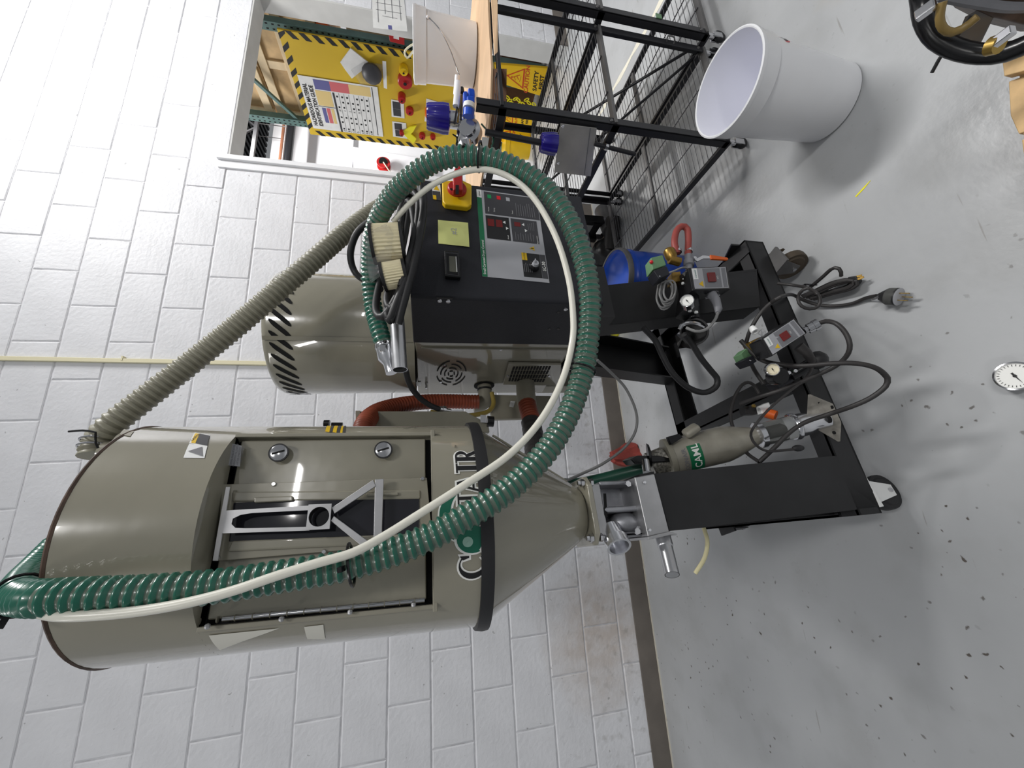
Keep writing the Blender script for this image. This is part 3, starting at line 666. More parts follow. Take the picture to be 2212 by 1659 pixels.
for a, b in (([(0.0369,-0.1533,1.5134),(0.0368,-0.1533,1.4547),(0.0284,-0.1533,1.4537),(0.0279,-0.1533,1.512)], 0), ([(0.036,-0.1533,1.3382),(0.0363,-0.1533,1.2838),(0.0307,-0.1533,1.2837),(0.0313,-0.1533,1.3379)], 0)): oq(a, .01, 'retaining_clip', 'beige', door, .002)
oq([(0.0982,-0.1,1.1623),(0.0963,-0.1,1.1624),(0.0963,-0.1,1.1614),(0.0982,-0.1,1.1613)], .001, 'screw', 'steel_shiny', door, 0)
for p in ((0.0587,-0.1448,1.4887), (0.0602,-0.1448,1.2414), (-0.0536,-0.1448,1.3991), (-0.0521,-0.1448,1.553)): MB().lathe([(.004, 0), (.003, .003)], p, (0, -1, 0), 10, cap1=True).build('screw', 'steel_shiny', door)
# bracket
BO = -.158
br = oq([(0.0542,-0.1613,1.5545),(0.054,-0.1613,1.5478),(0.0112,-0.1613,1.5461),(-0.0575,-0.1613,1.545),(-0.0569,-0.1613,1.5525),(-0.0023,-0.1613,1.554)], .002, 'bracket_bar', 'alu_brushed', door)
sl = [(0.0152,-0.1693,1.5455),(0.0174,-0.1693,1.4229),(0.0101,-0.1693,1.4221),(0.0097,-0.1693,1.5055),(0.0077,-0.1693,1.5215),(0.0026,-0.1693,1.5317),(-0.0056,-0.1693,1.5322),(-0.0114,-0.1693,1.5261),(-0.0129,-0.1693,1.5117),(-0.0158,-0.1693,1.4194),(-0.0215,-0.1693,1.4188),(-0.0186,-0.1693,1.5426)]
s1 = MB().slab([sl[0], sl[1], sl[2], sl[3], sl[4], sl[5], sl[6]], (0, .002, 0)).slab([sl[6], sl[7], sl[8], sl[9], sl[10], sl[11], sl[0]], (0, .002, 0)); s1.build('slotted_plate', 'alu_brushed', door)
# square head with a round hole
q4 = [Vector(p) for p in [(0.0187,-0.1713,1.4246),(0.0186,-0.1713,1.3893),(-0.0206,-0.1713,1.3873),(-0.0207,-0.1713,1.4224)]]; c4 = sum(q4, Vector())/4; rr = .0155
hd = MB(); nseg = 24; vs = []; fs = []
for i in range(nseg):
    a = 2*pi*i/nseg; dx, dz = cos(a), sin(a); k = 1/max(abs(dx), abs(dz)); hw = (q4[3]-q4[0]).length/2; hh = (q4[1]-q4[0]).length/2
    for y in (0, .004): vs += [c4+Vector((dx*rr, y, dz*rr)), c4+Vector((dx*k*hw, y, dz*k*hh))]
for i in range(nseg):
    a = i*4; b = ((i+1) % nseg)*4
    fs += [(a, a+1, b+1, b), (a+2, b+2, b+3, a+3), (a, b, b+2, a+2), (a+1, a+3, b+3, b+1)]
hd.add(vs, fs).build('square_head', 'alu_brushed', door, smooth=30)
MB().cyl(c4+Vector((0, .004, 0)), c4+Vector((0, .024, 0)), .017, n=20, caps=False).build('collar', 'black_steel', door)
oq([(0.0125,-0.1673,1.3889),(0.0026,-0.1673,1.3838),(0.0456,-0.1673,1.3201),(0.0569,-0.1673,1.3252)], .003, 'bracket_leg', 'alu_brushed', door)
oq([(-0.008,-0.1673,1.3886),(-0.0003,-0.1673,1.3843),(-0.0482,-0.1673,1.3211),(-0.0499,-0.1673,1.3374)], .003, 'bracket_leg', 'alu_brushed', door)
oq([(0.0579,-0.1658,1.3224),(0.0582,-0.1658,1.3077),(-0.056,-0.1658,1.3073),(-0.0558,-0.1658,1.3202)], .003, 'bracket_bar', 'alu_brushed', door)
# stickers on the curved shell
def on_cyl(r=.0012):
    def f(q):
        s = q.x/HR; return hp(HR+r, s, q.z)
    return f
def patch(corn, m, name, r=.0008, n=6, parent=None):
    # corn: four points on the cylinder (tl, tr, br, bl) -> follows the curve
    A = [(atan2(p[0], -p[1]), p[2]) for p in corn]; vs = []; fs = []
    for i in range(n+1):
        t = i/n
        for (p, q) in ((A[0], A[1]), (A[3], A[2])):
            vs.append(hp(HR+r, p[0]+(q[0]-p[0])*t, p[1]+(q[1]-p[1])*t))
    for i in range(n): fs.append((2*i, 2*i+1, 2*i+3, 2*i+2))
    return MB().add(vs, fs).build(name, m, parent or hop, smooth=60)
patch([(0.124,-0.145,1.6259),(0.1494,-0.1152,1.6373),(0.1426,-0.1253,1.6076),(0.1156,-0.1533,1.5944)], 'label_white', 'warning_sticker')
patch([(0.0962,-0.1673,1.6175),(0.1229,-0.146,1.6252),(0.1177,-0.1515,1.5949),(0.0952,-0.1684,1.5871)], 'label_white', 'warning_sticker')
patch([(0.1474,-0.119,1.6344),(0.1248,-0.145,1.6233),(0.1235,-0.1464,1.6162),(0.1456,-0.1216,1.6257)], 'yellow_plastic', 'sticker_band', .0014)
patch([(0.1456,-0.1217,1.6249),(0.1234,-0.1465,1.6155),(0.1186,-0.1514,1.5958),(0.1409,-0.1283,1.606)], 'label_dark', 'sticker_band', .0014)
ht = MB(); A_ = [Vector(p) for p in [(0.1074,-0.1594,1.617),(0.1158,-0.1529,1.6014),(0.098,-0.1665,1.5912)]]
ht.slab([hp(HR+.0016, atan2(p.x, -p.y), p.z) for p in A_], (0, -.0004, 0)); ht.build('hot_surface_symbol', 'ink_grey', hop, smooth=0)
q_ = [Vector(p) for p in [(0.125,-0.1442,1.621),(0.1477,-0.1178,1.6314)]]
vt = MB(); sm_ = [atan2(p.x, -p.y)*HR for p in q_]; vt.text('CAUTION', ((sm_[0]+sm_[1])/2, 0, (q_[0].z+q_[1].z)/2-.001), (1, 0, 0), (0, 0, 1), .0058, fn=on_cyl(.0019), depth=0, bold=.02); vt.build('lettering', 'ink_black', hop, smooth=0)
pal = [(0.1438,-0.1187,1.7463),(0.1586,-0.0949,1.7587),(0.1521,-0.1071,1.7347),(0.1391,-0.1256,1.7256)]
patch(pal, 'beige_flat', 'paper_sticker', .001)
for i, (a, m) in enumerate((([(0.1534,-0.118,1.4217),(0.188,-0.0673,1.4323),(0.188,-0.0671,1.4244),(0.1516,-0.1208,1.4136)], 'yellow_plastic'), ([(0.1516,-0.1208,1.4136),(0.188,-0.0671,1.4244),(0.188,-0.067,1.4191),(0.1514,-0.1213,1.4086)], 'label_dark'), ([(0.1514,-0.1213,1.4077),(0.188,-0.067,1.4182),(0.1881,-0.0669,1.4111),(0.1496,-0.1239,1.4005)], 'yellow_plastic'), ([(0.1496,-0.1239,1.3997),(0.1881,-0.0669,1.4102),(0.1881,-0.0668,1.4049),(0.1494,-0.1243,1.3947)], 'label_dark'), ([(0.1494,-0.1244,1.3938),(0.1881,-0.0668,1.404),(0.1881,-0.0667,1.4004),(0.1477,-0.1266,1.3892)], 'yellow_plastic'), ([(0.1477,-0.1266,1.3884),(0.1872,-0.0662,1.3996),(0.1872,-0.0661,1.396),(0.1461,-0.1287,1.3838)], 'label_dark'))):
    patch(a, m, 'caution_sticker', .001, 3)
# torn paper remains on the left
patch([(-0.1645,-0.129,1.5538),(-0.1924,-0.0857,1.552),(-0.1796,-0.107,1.5141),(-0.1629,-0.1278,1.4584)], 'paper_warm', 'torn_label', .001, 5)
patch([(-0.1642,-0.125,1.4233),(-0.1863,-0.0909,1.4249),(-0.1904,-0.0806,1.3992),(-0.1631,-0.1254,1.3953)], 'paper_warm', 'torn_label', .001, 4)
for p in ((-0.1439,-0.1499,1.5468), (-0.1438,-0.1476,1.4498), (-0.1435,-0.1453,1.353), (-0.1418,-0.1444,1.2567), (0.1559,-0.1085,1.5655)): MB().sphere(p, .0042, 8).build('rivet', 'alu_brushed', hop)
dl = MB(); P4 = [Vector(p) for p in [(0.1326,-0.1405,1.5663),(0.1282,-0.1405,1.5511),(0.0914,-0.1405,1.5478),(0.0942,-0.1405,1.566)]]
dl.slab(P4, (0, .0006, 0)); dlo = dl.build('warning_label', 'label_light', door, smooth=0)
tx = MB(); ux = P4[0]-P4[3]; ux.normalize(); uy = Vector((0, 0, 1)); c_ = sum(P4, Vector())/4
for i, t in enumerate(('OPEN AND CLOSE', 'WINDOW SLOWLY', 'AFTER PRESSURE', 'HAS STOPPED')): tx.text(t, c_+uy*(.004-i*.0048), ux, uy, .0046, depth=.0008)
tx.build('lettering', 'ink_grey', door, smooth=0)

# the maker's lettering on the lower band of the shell, drawn letter by letter as outlined serif capitals
SZ = .052
lo_l, lo_r = (-0.1121,-0.1661,1.1604), (0.1032,-0.1708,1.1635)
s_l, s_r = atan2(lo_l[0], -lo_l[1])*HR, atan2(lo_r[0], -lo_r[1])*HR
zc = (lo_l[2]+lo_r[2])/2; LH = .043
def letter(polys, s0, w, m, name, r):
    b = MB()
    for P in polys:
        # split long edges so that the strokes follow the curve
        pts = [hp(HR+r, (s0+x*w)/HR, zc+(y-.5)*LH) for x, y in P]
        b.add(pts, [tuple(range(len(pts)))])
    return b.build(name, m, hop, smooth=0)
def arc(cx, cy, rx, ry, a0, a1, n=14): return [(cx+rx*cos(radians(a0+(a1-a0)*i/n)), cy+ry*sin(radians(a0+(a1-a0)*i/n))) for i in range(n+1)]
def band(o, i): return [[o[k], o[k+1], i[k+1], i[k]] for k in range(len(o)-1)]
def Cq(g): 
    o = arc(.55, .5, .5+g, .52+g, 42, 318, 22); i = arc(.62, .5, .34-g*.8, .46-g, 42, 318, 22)
    return band(o, i)+[[(.93+g, .98+g), (.93+g, .62-g), (.86-g, .62-g), (.78-g, .86)]]
def Rect(x0, y0, x1, y1, g): return [(x0-g, y0-g), (x1+g, y0-g), (x1+g, y1+g), (x0-g, y1+g)]
def Iq(g): return [Rect(.3, .06, .7, .94, g), Rect(.08, 0, .92, .07, g), Rect(.08, .93, .92, 1, g)]
def Aq(g): return [[(.44-g, 1+g), (.62+g, 1+g), (.94+g, -g), (.68-g, -g)], [(.44-g, 1.0), (.52+g, .9), (.2+g, -g), (.1-g, -g)], Rect(.25, .3, .72, .38, g), Rect(-.02, 0, .34, .06, g), Rect(.58, 0, 1.06, .06, g)]
def Nq(g): return [Rect(.14, .04, .26, .96, g), Rect(.78, .04, .9, .96, g), [(.1-g, 1+g), (.36+g, 1+g), (.92+g, -g), (.74-g, -g)], Rect(-.02, 0, .42, .06, g), Rect(.0, .94, .3, 1, g), Rect(.62, .94, 1.04, 1, g)]
def Rq(g):
    o = arc(.5, .745, .42+g, .255+g, 90, -90, 12); i = arc(.5, .745, .18-g, .19-g, 90, -90, 12)
    return [Rect(.16, .04, .44, .96, g), Rect(.0, 0, .6, .06, g), Rect(.0, .94, .5, 1, g), Rect(.4, .93, .5, 1, g), Rect(.4, .49, .5, .55, g)]+band(o, i)+[[(.42-g, .5+g), (.64+g, .54), (1.06+g, -g), (.8-g, -g)], Rect(.8, 0, 1.1, .06, g)]
Wt = s_r-s_l
LT = [(Cq, 0., .195), (Nq, .415, .2), (Aq, .605, .165), (Iq, .775, .1), (Rq, .87, .135)]
for fn, f0, fwid in LT: letter(fn(.075), s_l+f0*Wt, fwid*Wt, 'ink_white', 'letter_outline', .0008)
for fn, f0, fwid in LT: letter(fn(0.), s_l+f0*Wt, fwid*Wt, 'ink_black', 'letter', .0016)
# the green globe with its swoosh standing for the O
gs, gw = s_l+.195*Wt, .2*Wt
letter(band(arc(.5, .5, .55, .68, 0, 360, 28), arc(.5, .5, .01, .01, 0, 360, 28)), gs, gw, 'ink_white', 'emblem_outline', .0009)
letter(band(arc(.5, .48, .48, .6, 0, 360, 28), arc(.42, .66, .18, .2, 0, 360, 28)), gs, gw, 'logo_green', 'emblem', .0017)
mat('logo_pale', (150, 186, 172), .4)
letter(band(arc(.42, .66, .18, .2, 0, 360, 28), arc(.42, .66, .01, .01, 0, 360, 28)), gs, gw, 'logo_pale', 'emblem_highlight', .0018)
letter([[(.02, .16), (.12, .06), (.99, .6), (.98, .74)]], gs, gw, 'ink_white', 'emblem_band', .0022)
o = arc(1.35, .72, .95, 1.0, 185, 25, 20); i = arc(1.47, .66, .74, .62, 185, 28, 20)
o2 = arc(1.35, .72, 1.0, 1.06, 185, 22, 20); i2 = arc(1.47, .64, .70, .55, 185, 25, 20)
letter(band(o2, i2), gs, gw, 'ink_white', 'swoosh_outline', .0005); letter(band(o, i), gs, gw, 'logo_green', 'swoosh', .0007)
tm = MB(); tm.text('TM', ((s_r+.012)+.0, 0, zc+.018), (1, 0, 0), (0, 0, 1), .006, fn=on_cyl(.0016), depth=0); tm.build('lettering', 'ink_black', hop, smooth=0)

# slide gate under the hopper
vg = thing('slide_gate_valve', 'cast aluminium slide gate valve under the hopper cone', 'valve', 'H', (0, 0, .735)); LEAN.add(vg.name)
vb = MB(); vb.box((-.055, -.055, .855), (.055, .055, .879)); vb.build('slide_plate', 'alu_brushed', vg, bevel=.003)
MB().slab([(0.0328,-0.0556,0.8512),(0.0325,-0.0556,0.8446),(-0.0173,-0.0556,0.8518),(-0.0122,-0.0556,0.8573)], (0, -.001, 0)).build('slot', 'hole_black', vg, smooth=0)
vb = MB()
vb.box((-.062, -.062, .742), (.062, .062, .757)); vb.box((-.058, .0, .75), (.058, .058, .856)); vb.box((-.008, -.058, .75), (.004, .01, .856)); vb.box((-.060, -.056, .75), (-.05, .0, .85)); vb.box((.05, -.056, .75), (.06, .0, .856))
vb.build('valve_body', 'alu_cast', vg, bevel=.005)
bs = MB(); bs.sphere((-.03, -.024, .80), .03, 16, (.9, 1, 1.15)); bs.sphere((-.042, -.03, .775), .018, 12); bs.build('casting_boss', 'alu_cast', vg)
nk = MB(); a_, b_ = Vector((-0.0383,-0.04,0.8428)), Vector((-0.0788,-0.07,0.8443))
nk.lathe([(.020, 0), (.021, (b_-a_).length*.55), (.026, (b_-a_).length*.6), (.026, (b_-a_).length), (.021, (b_-a_).length), (.018, (b_-a_).length*.5)], a_, b_-a_, 24, cap0=True, cap1=True); nk.build('spout', 'alu_bright', vg)
for p in ((0.0497,-0.063,0.7926), (-0.0503,-0.063,0.7946)): MB().slab(hexp(p, (0, -1, 0), .007), (0, -.006, 0)).build('bolt', 'steel_shiny', vg)

# conveying box on top of the front leg, with its wand
cbx = thing('take_off_box', 'brushed aluminium take off box on top of the black front leg', 'box', 'M', (-0.0525,0.02,0.7148))
MB().slab([Vector(p) for p in [(0.0074,-0.012,0.7806),(0.0127,-0.012,0.7295),(-0.1127,-0.012,0.7257),(-0.1173,-0.012,0.7788)]], (0, .1, 0)).build('box_body', 'alu_brushed', cbx, bevel=.003)
MB().slab([(-0.1172,-0.016,0.7821),(-0.1108,-0.016,0.7277),(-0.1169,-0.016,0.7116),(-0.1195,-0.016,0.7135),(-0.1174,-0.016,0.7273),(-0.1228,-0.016,0.7803)], (0, .1, 0)).build('end_flange', 'alu_brushed', cbx, bevel=.001)
for p in ((-0.0052,-0.013,0.7602), (-0.1041,-0.013,0.7727)): MB().lathe([(.004, 0), (.003, .003)], p, (0, -1, 0), 10, cap1=True).build('screw', 'alu_bright', cbx)
wd = MB(); wa, wb_ = Vector((-0.1112,0.02,0.7247)), Vector((-0.1925,-0.02,0.7479))
wd.sweep([wa, lerp(wa, wb_, .35), lerp(wa, wb_, .37), wb_], [.0165, .0165, .0148, .0148], 20, caps=False); wd.sweep([wb_, lerp(wa, wb_, .6)], [.0135, .0135], 20, caps=True)
tag(wd.build('wand', 'aluminium', None, frame='M'), 'short aluminium wand tube pointing left out of the take off box', 'tube')

# ------------------------------------------------------------------ cart frame
ct = thing('machine_cart', 'black steel channel cart on casters carrying hopper and dryer', 'cart', 'M', (.3, .25, 0))
MB().slab([(0.0146,0,0.7232),(-0.1099,0,0.7185),(-0.1037,0,0.1137),(-0.0002,0,0.1246),(0.031,0,0.1877)], (0, .008, 0)).build('front_leg', 'black_steel', ct, bevel=.001)
lg = MB(); lg.slab([(0.0149,0.002,0.7219),(0.0118,0.002,0.7228),(0.0242,0.002,0.1889),(0.0313,0.002,0.1851)], (0, .075, 0)); lg.slab([(-0.1099,0.002,0.7172),(-0.1071,0.002,0.7164),(-0.1004,0.002,0.109),(-0.1037,0.002,0.111)], (0, .075, 0)); lg.build('leg_flange', 'black_steel', ct)
MB().slab([(0.0162,0.01,0.7562),(0.0214,0.01,0.7156),(0.0151,0.01,0.7172),(0.0065,0.01,0.7515)], (0, .1, 0)).build('cap_plate', 'black_steel', ct)
def channel(a, b, h, d, name='beam', inw=(0, 1, 0)):
    a = Vector(a); b = Vector(b); u = Vector((0, 0, h)); w = Vector(inw).normalized()*d; t = .006
    m = MB(); m.slab([a, b, b+u, a+u], w.normalized()*t)
    m.slab([a, b, b+w, a+w], (0, 0, t)); m.slab([a+u, b+u, b+u+w, a+u+w], (0, 0, -t))
    return m.build(name, 'black_steel', ct)
channel((-.118, 0, .12), (.757, 0, .12), .072, .045, 'front_beam')
channel((.757, 0.0, .12), (.757, .6, .12), .075, .05, 'side_beam', (-1, 0, 0))
channel((.757, .6, .12), (.235, .6, .12), .075, .06, 'rear_beam', (0, -1, 0))
channel((.245, .6, .12), (.245, .03, .12), .075, .055, 'side_beam', (1, 0, 0))
channel((-.118, .05, .12), (-.118, .6, .12), .075, .05, 'side_beam', (1, 0, 0))
MB().slab([(-.11, .06, .65), (-.11, .10, .65), (-.11, .55, .2), (-.11, .55, .14), (-.11, .06, .14)], (.006, 0, 0)).build('gusset', 'black_steel', ct)
MB().slab([(0.6379,0,0.1919),(0.4925,0,0.2383)] + [(0.4854,0.12,0.7069),(0.6354,0.12,0.6774)], (0, .006, 0)).build('front_leg', 'black_steel', ct, bevel=.001)
lg = MB(); lg.slab([(0.4925,0,0.2383),(0.5011,0,0.2349)] + [(0.4937,0.12,0.7053),(0.4854,0.12,0.7069)], (0, .07, 0)); lg.slab([(0.6379,0,0.1919),(0.6284,0,0.1957)] + [(0.6262,0.12,0.6792),(0.6354,0.12,0.6774)], (0, .07, 0)); lg.build('leg_flange', 'black_steel', ct)
rl_t = [(.635, .43, .752), (.635, .58, .19)]; rl_b = [(.48, .58, .19), (.48, .43, .752)]
MB().slab(rl_t+rl_b, (0, .006, 0)).build('rear_leg', 'black_steel', ct)
lg = MB(); lg.slab([(.635, .43, .752), (.635, .58, .19), (.635, .51, .19), (.635, .36, .752)], (-.006, 0, 0)); lg.slab([(.48, .43, .752), (.48, .58, .19), (.48, .51, .19), (.48, .36, .752)], (.006, 0, 0)); lg.build('leg_flange', 'black_steel', ct)
MB().box((.47, .05, .70), (.65, .46, .752)).build('mounting_plate', 'black_steel', ct)
MB().slab([(.757, .02, .19), (.757, .02, .23), (.757, .12, .19)], (-.006, 0, 0)).build('gusset', 'black_steel', ct)
def caster(x, y, ang, wm='dark_rubber', fm='shelf_grey', r=.046, brake=False):
    a = radians(ang); R = Matrix.Translation((x, y, 0)) @ Matrix.Rotation(a, 4, 'Z')
    def T(p): return R @ Vector(p)
    ax = (R.to_3x3() @ Vector((0, 1, 0)))
    w = MB().lathe([(.012, -.017), (r*.72, -.016), (r*.8, -.012), (r*.97, -.012), (r, -.006), (r, .006), (r*.97, .012), (r*.8, .012), (r*.72, .016), (.012, .017)], T((0, 0, r)), ax, 28, cap0=True, cap1=True).build('wheel', wm, ct)
    f = MB()
    for s in (-1, 1): f.slab([T((-.014, s*.021, r-.014)), T((.014, s*.021, r-.014)), T((.03, s*.021, .108)), T((-.03, s*.021, .108))], ax*(.003*s))
    f.slab([T((-.032, -.026, .106)), T((.032, -.026, .106)), T((.032, .026, .106)), T((-.032, .026, .106))], (0, 0, .005)); f.build('caster_fork', fm, ct, bevel=.001)
    MB().slab([T((-.04, -.035, .112)), T((.04, -.035, .112)), T((.04, .035, .112)), T((-.04, .035, .112))], (0, 0, .008)).build('caster_plate', fm, ct)
    MB().cyl(T((0, -.028, r)), T((0, .028, r)), .006, n=8).build('axle', 'steel_shiny', ct)
    if brake:
        b = MB().slab([T((-.03, -.05, .07)), T((.0, -.062, .085)), T((.02, -.075, .088)), T((.022, -.072, .08)), T((.002, -.055, .074)), T((-.028, -.045, .06))], (R.to_3x3() @ Vector((.012, 0, .004)))); b.build('brake_lever', 'rubber_brown', ct, bevel=.003)
caster(-.068, .035, 8, 'black_rubber', 'label_white'); caster(.665, .0, 104, 'rubber_brown', 'shelf_grey', .05, True)
caster(-.105, .57, 100, 'black_rubber', 'black_steel'); caster(.69, .56, 30)

# ------------------------------------------------------------------ dryer cabinet
CL, CRt, CZ0, CZ1, CB = .478, .886, .752, 1.268, .655
cab = thing('dryer_cabinet', 'carousel dryer cabinet with a black front cover and beige louvred side', 'dryer', 'M', (.68, .3, CZ0))
MB().box((CL+.003, .015, CZ0), (CRt-.003, CB, CZ1-.003)).build('body', 'beige', cab, bevel=.004)
fc = MB()
fc.slab([(CL, .234, CZ0+.002), (CL, .006, CZ0+.002), (CL+.006, 0, CZ0+.002), (CRt-.006, 0, CZ0+.002), (CRt, .006, CZ0+.002), (CRt, .234, CZ0+.002)], (0, 0, CZ1-CZ0))
fc.build('front_cover', 'black_plastic', cab, bevel=.004)
MB().box((CL-.002, .262, CZ0+.01), (CL+.004, .268, CZ1-.02)).build('panel_seam', 'beige_dark', cab)
for p in ((0.478,0.0129,1.1986), (0.478,0.0135,1.1777), (0.478,0.0288,0.8571)): MB().lathe([(.0065, 0), (.006, .003), (.002, .004)], p, (-1, 0, 0), 12, cap1=True).build('screw', 'steel_shiny', cab)
for p in ((0.478,0.0457,0.8732), (0.478,0.1342,0.8725), (0.478,0.133,0.8453)): MB().lathe([(.005, 0), (.004, .002)], p, (-1, 0, 0), 10, cap1=True).build('screw', 'black_gloss', cab)
MB().slab([(0.477,-0.0036,1.207),(0.477,-0.0044,1.1672),(0.477,0.0034,1.1667),(0.477,0.0042,1.2068)], (-.002, 0, 0)).build('tab', 'black_gloss', cab)
def fq(pts, th, name, m, parent=cab, bevel=0., smooth=40): return MB().slab(pts, (0, th, 0)).build(name, m, parent, bevel=bevel, smooth=smooth)
# rotary disconnect
sw = fq([(0.8652,-0.018,1.1851),(0.8774,-0.018,1.1282),(0.8628,-0.018,1.1008),(0.7845,-0.018,1.1049),(0.7725,-0.018,1.1172),(0.7752,-0.018,1.1783),(0.7864,-0.018,1.1856)], .018, 'switch_plate', 'yellow_plastic', bevel=.004)
dc_ = Vector((0.8328,-0.018,1.1445))
MB().lathe([(.027, 0), (.027, .008), (.024, .012)], dc_, (0, -1, 0), 28, cap1=True).build('switch_dial', 'red_plastic', sw)
MB().slab([(0.794,-0.03,1.1582),(0.8642,-0.03,1.1558),(0.8896,-0.03,1.1471),(0.8915,-0.03,1.1352),(0.8682,-0.03,1.1296),(0.7976,-0.03,1.1313)], (0, -.022, 0)).build('switch_handle', 'red_plastic', sw, bevel=.004)
MB().slab([(0.776,-0.0525,1.1527),(0.8108,-0.0525,1.1514),(0.8121,-0.0525,1.1426),(0.7772,-0.0525,1.1439)], (0, -.001, 0)).build('handle_slot', 'hole_black', sw)
MB().lathe([(.004, .0), (.004, .001)], (0.8189,-0.031,1.1612), (0, -1, 0), 10, cap1=True).build('padlock_hole', 'hole_black', sw)
st = fq([(0.8686,-0.001,1.2133),(0.8683,-0.001,1.1897),(0.8068,-0.001,1.1884),(0.8091,-0.001,1.2115)], .001, 'warning_sticker', 'label_white', smooth=0)
fq([(0.8407,-0.0015,1.2123),(0.8401,-0.0015,1.1903),(0.8062,-0.0015,1.1885),(0.8085,-0.0015,1.2115)], .001, 'sticker_panel', 'label_dark', smooth=0)
fq([(0.824,-0.002,1.2113),(0.8234,-0.002,1.2023),(0.8075,-0.002,1.2013),(0.8081,-0.002,1.2102)], .001, 'sticker_panel', 'yellow_plastic', smooth=0)
fq([(0.8461,-0.002,1.2084),(0.8446,-0.002,1.1928),(0.8637,-0.002,1.2003)], .001, 'warning_triangle', 'yellow_plastic', smooth=0)
# sticky note and counter
note = MB().slab([(0.7329,-0.001,1.1988),(0.7288,-0.004,1.1167),(0.6441,-0.003,1.117),(0.6497,-0.001,1.1991)], (0, .0006, 0)).build('sticky_note', 'postit', None, smooth=0, frame='M', label='pale yellow sticky note reading #2 on the black dryer front', cat='note')
a_, b_ = Vector((0.6685,-0.004,1.1559)), Vector((0.7177,-0.004,1.1567))
nt_ = MB(); nt_.text('#2', lerp(a_, b_, .5), b_-a_, (0, 0, 1), .022, depth=.001); nt_.build('handwriting', 'label_light', note, smooth=0)
cnt = fq([(0.6157,-0.014,1.1847),(0.6159,-0.014,1.1463),(0.5321,-0.014,1.1461),(0.5339,-0.014,1.1844)], .014, 'hour_counter', 'black_gloss', bevel=.002)
fq([(0.6109,-0.0145,1.1824),(0.6106,-0.0145,1.1489),(0.5358,-0.0145,1.1495),(0.538,-0.0145,1.182)], .001, 'counter_frame', 'label_dark', smooth=0); fq([(0.606,-0.015,1.1802),(0.6054,-0.015,1.1516),(0.5382,-0.015,1.1518),(0.5406,-0.015,1.1796)], .001, 'counter_face', 'black_gloss', smooth=0)
fq([(0.5968,-0.0157,1.1734),(0.5968,-0.0157,1.1555),(0.5461,-0.0157,1.155),(0.5478,-0.0157,1.1737)], .001, 'counter_screen', 'lcd', smooth=0)
fq([(0.5962,-0.0162,1.1568),(0.5964,-0.0162,1.1544),(0.5473,-0.0162,1.1538),(0.5471,-0.0162,1.1562)], .0006, 'screen_edge', 'label_white', smooth=0)
# control overlay
LA, LB_, LC, LD = [Vector(p) for p in [(0.8643,-0.0012,1.0854),(0.8553,-0.0012,0.9012),(0.5393,-0.0012,0.9044),(0.549,-0.0012,1.0876)]]
TL, TR, BR, BL_ = LD, LA, LB_, LC       # upright: LD top left, LA top right, LB bottom right, LC bottom left
def ov(u, v): return TL.lerp(TR, u).lerp(BL_.lerp(BR, u), v)
panel = MB().slab([TL, TR, BR, BL_], (0, .001, 0)).build('control_overlay', 'label_light', cab, smooth=0)
def orc(u0, u1, v0, v1, m, d=.0006, name='printed_panel'): return MB().slab([p-Vector((0, d, 0)) for p in (ov(u0, v0), ov(u1, v0), ov(u1, v1), ov(u0, v1))], (0, .0004, 0)).build(name, m, panel, smooth=0)
orc(.0, .9, .0, .075, 'label_green'); orc(.9, 1., 0, .075, 'label_white')
orc(.71, .985, .115, .99, 'label_dark'); orc(.42, .69, .115, .48, 'ink_black'); orc(.42, .69, .51, .93, 'label_dark')
orc(.04, .3, .62, .9, 'ink_black'); orc(.04, .3, .905, .99, 'label_dark'); orc(.22, .3, .62, .70, 'yellow_plastic', .001)
for u, v in ((.59, .14), (.59, .27)): orc(u-.025, u+.06, v, v+.1, 'display_red', .001, 'digit_display')
orc(.60, .65, .56, .66, 'display_red', .001, 'digit_display')
for u, v, up in ((.63, .42, 1), (.56, .42, 0), (.63, .72, 1), (.56, .72, 0)):
    c = ov(u, v); k = .0055
    MB().slab([c+Vector((-k, -.001, 0)), c+Vector((k, -.001, 0)), c+Vector((0, -.001, k*1.4 if up else -k*1.4))], (0, .0004, 0)).build('arrow_key', 'label_white', panel, smooth=0)
for u, v, m in ((.93, .2, 'led_green'), (.93, .35, 'led_red'), (.925, .5, 'label_light')): orc(u-.025, u+.02, v-.03, v+.03, m, .001, 'push_button')
gl = MB()
ux = (TR-TL).normalized(); uy = (TL-BL_).normalized()
rnd = random.Random(3)
for blk, (u0, u1, v0, v1, n) in enumerate(((.73, .9, .62, .95, 9), (.44, .54, .56, .88, 8), (.09, .21, .64, .78, 5), (.57, .67, .78, .9, 4))):
    for i in range(n):
        v = v0+(v1-v0)*i/n; w = u1-(u1-u0)*rnd.uniform(0, .35); gl.bar(ov(u0, v)-Vector((0, .0012, 0)), ov(w, v)-Vector((0, .0012, 0)), .0011, .0003, up=(0, 1, 0))
gl.build('small_print', 'ink_grey', panel, kind='stuff', smooth=0)
tx = MB(); tx.text('Small Carousel Dryer Control', ov(.02, .04), ux, uy, .0095, align='LEFT', depth=.0012, bold=.01); tx.text('SC-30', ov(.17, .95), ux, uy, .013, depth=.0014, bold=.02)
for t, u, v in (('Process', .765, .17), ('Drying', .765, .26), ('Power', .765, .55), ('Actual', .455, .44), ('Regeneration', .465, .9)): tx.text(t, ov(u, v), ux, uy, .0055, depth=.0014)
tx.build('lettering', 'ink_white', panel, smooth=0)
tx = MB(); tx.text('conair', ov(.95, .04), ux, uy, .0085, depth=.0014); tx.text('CAUTION', ov(.26, .66), ux, uy, .0058, depth=.0018)
tx.build('lettering', 'ink_black', panel, smooth=0)
c = ov(.36, .8); k = .008
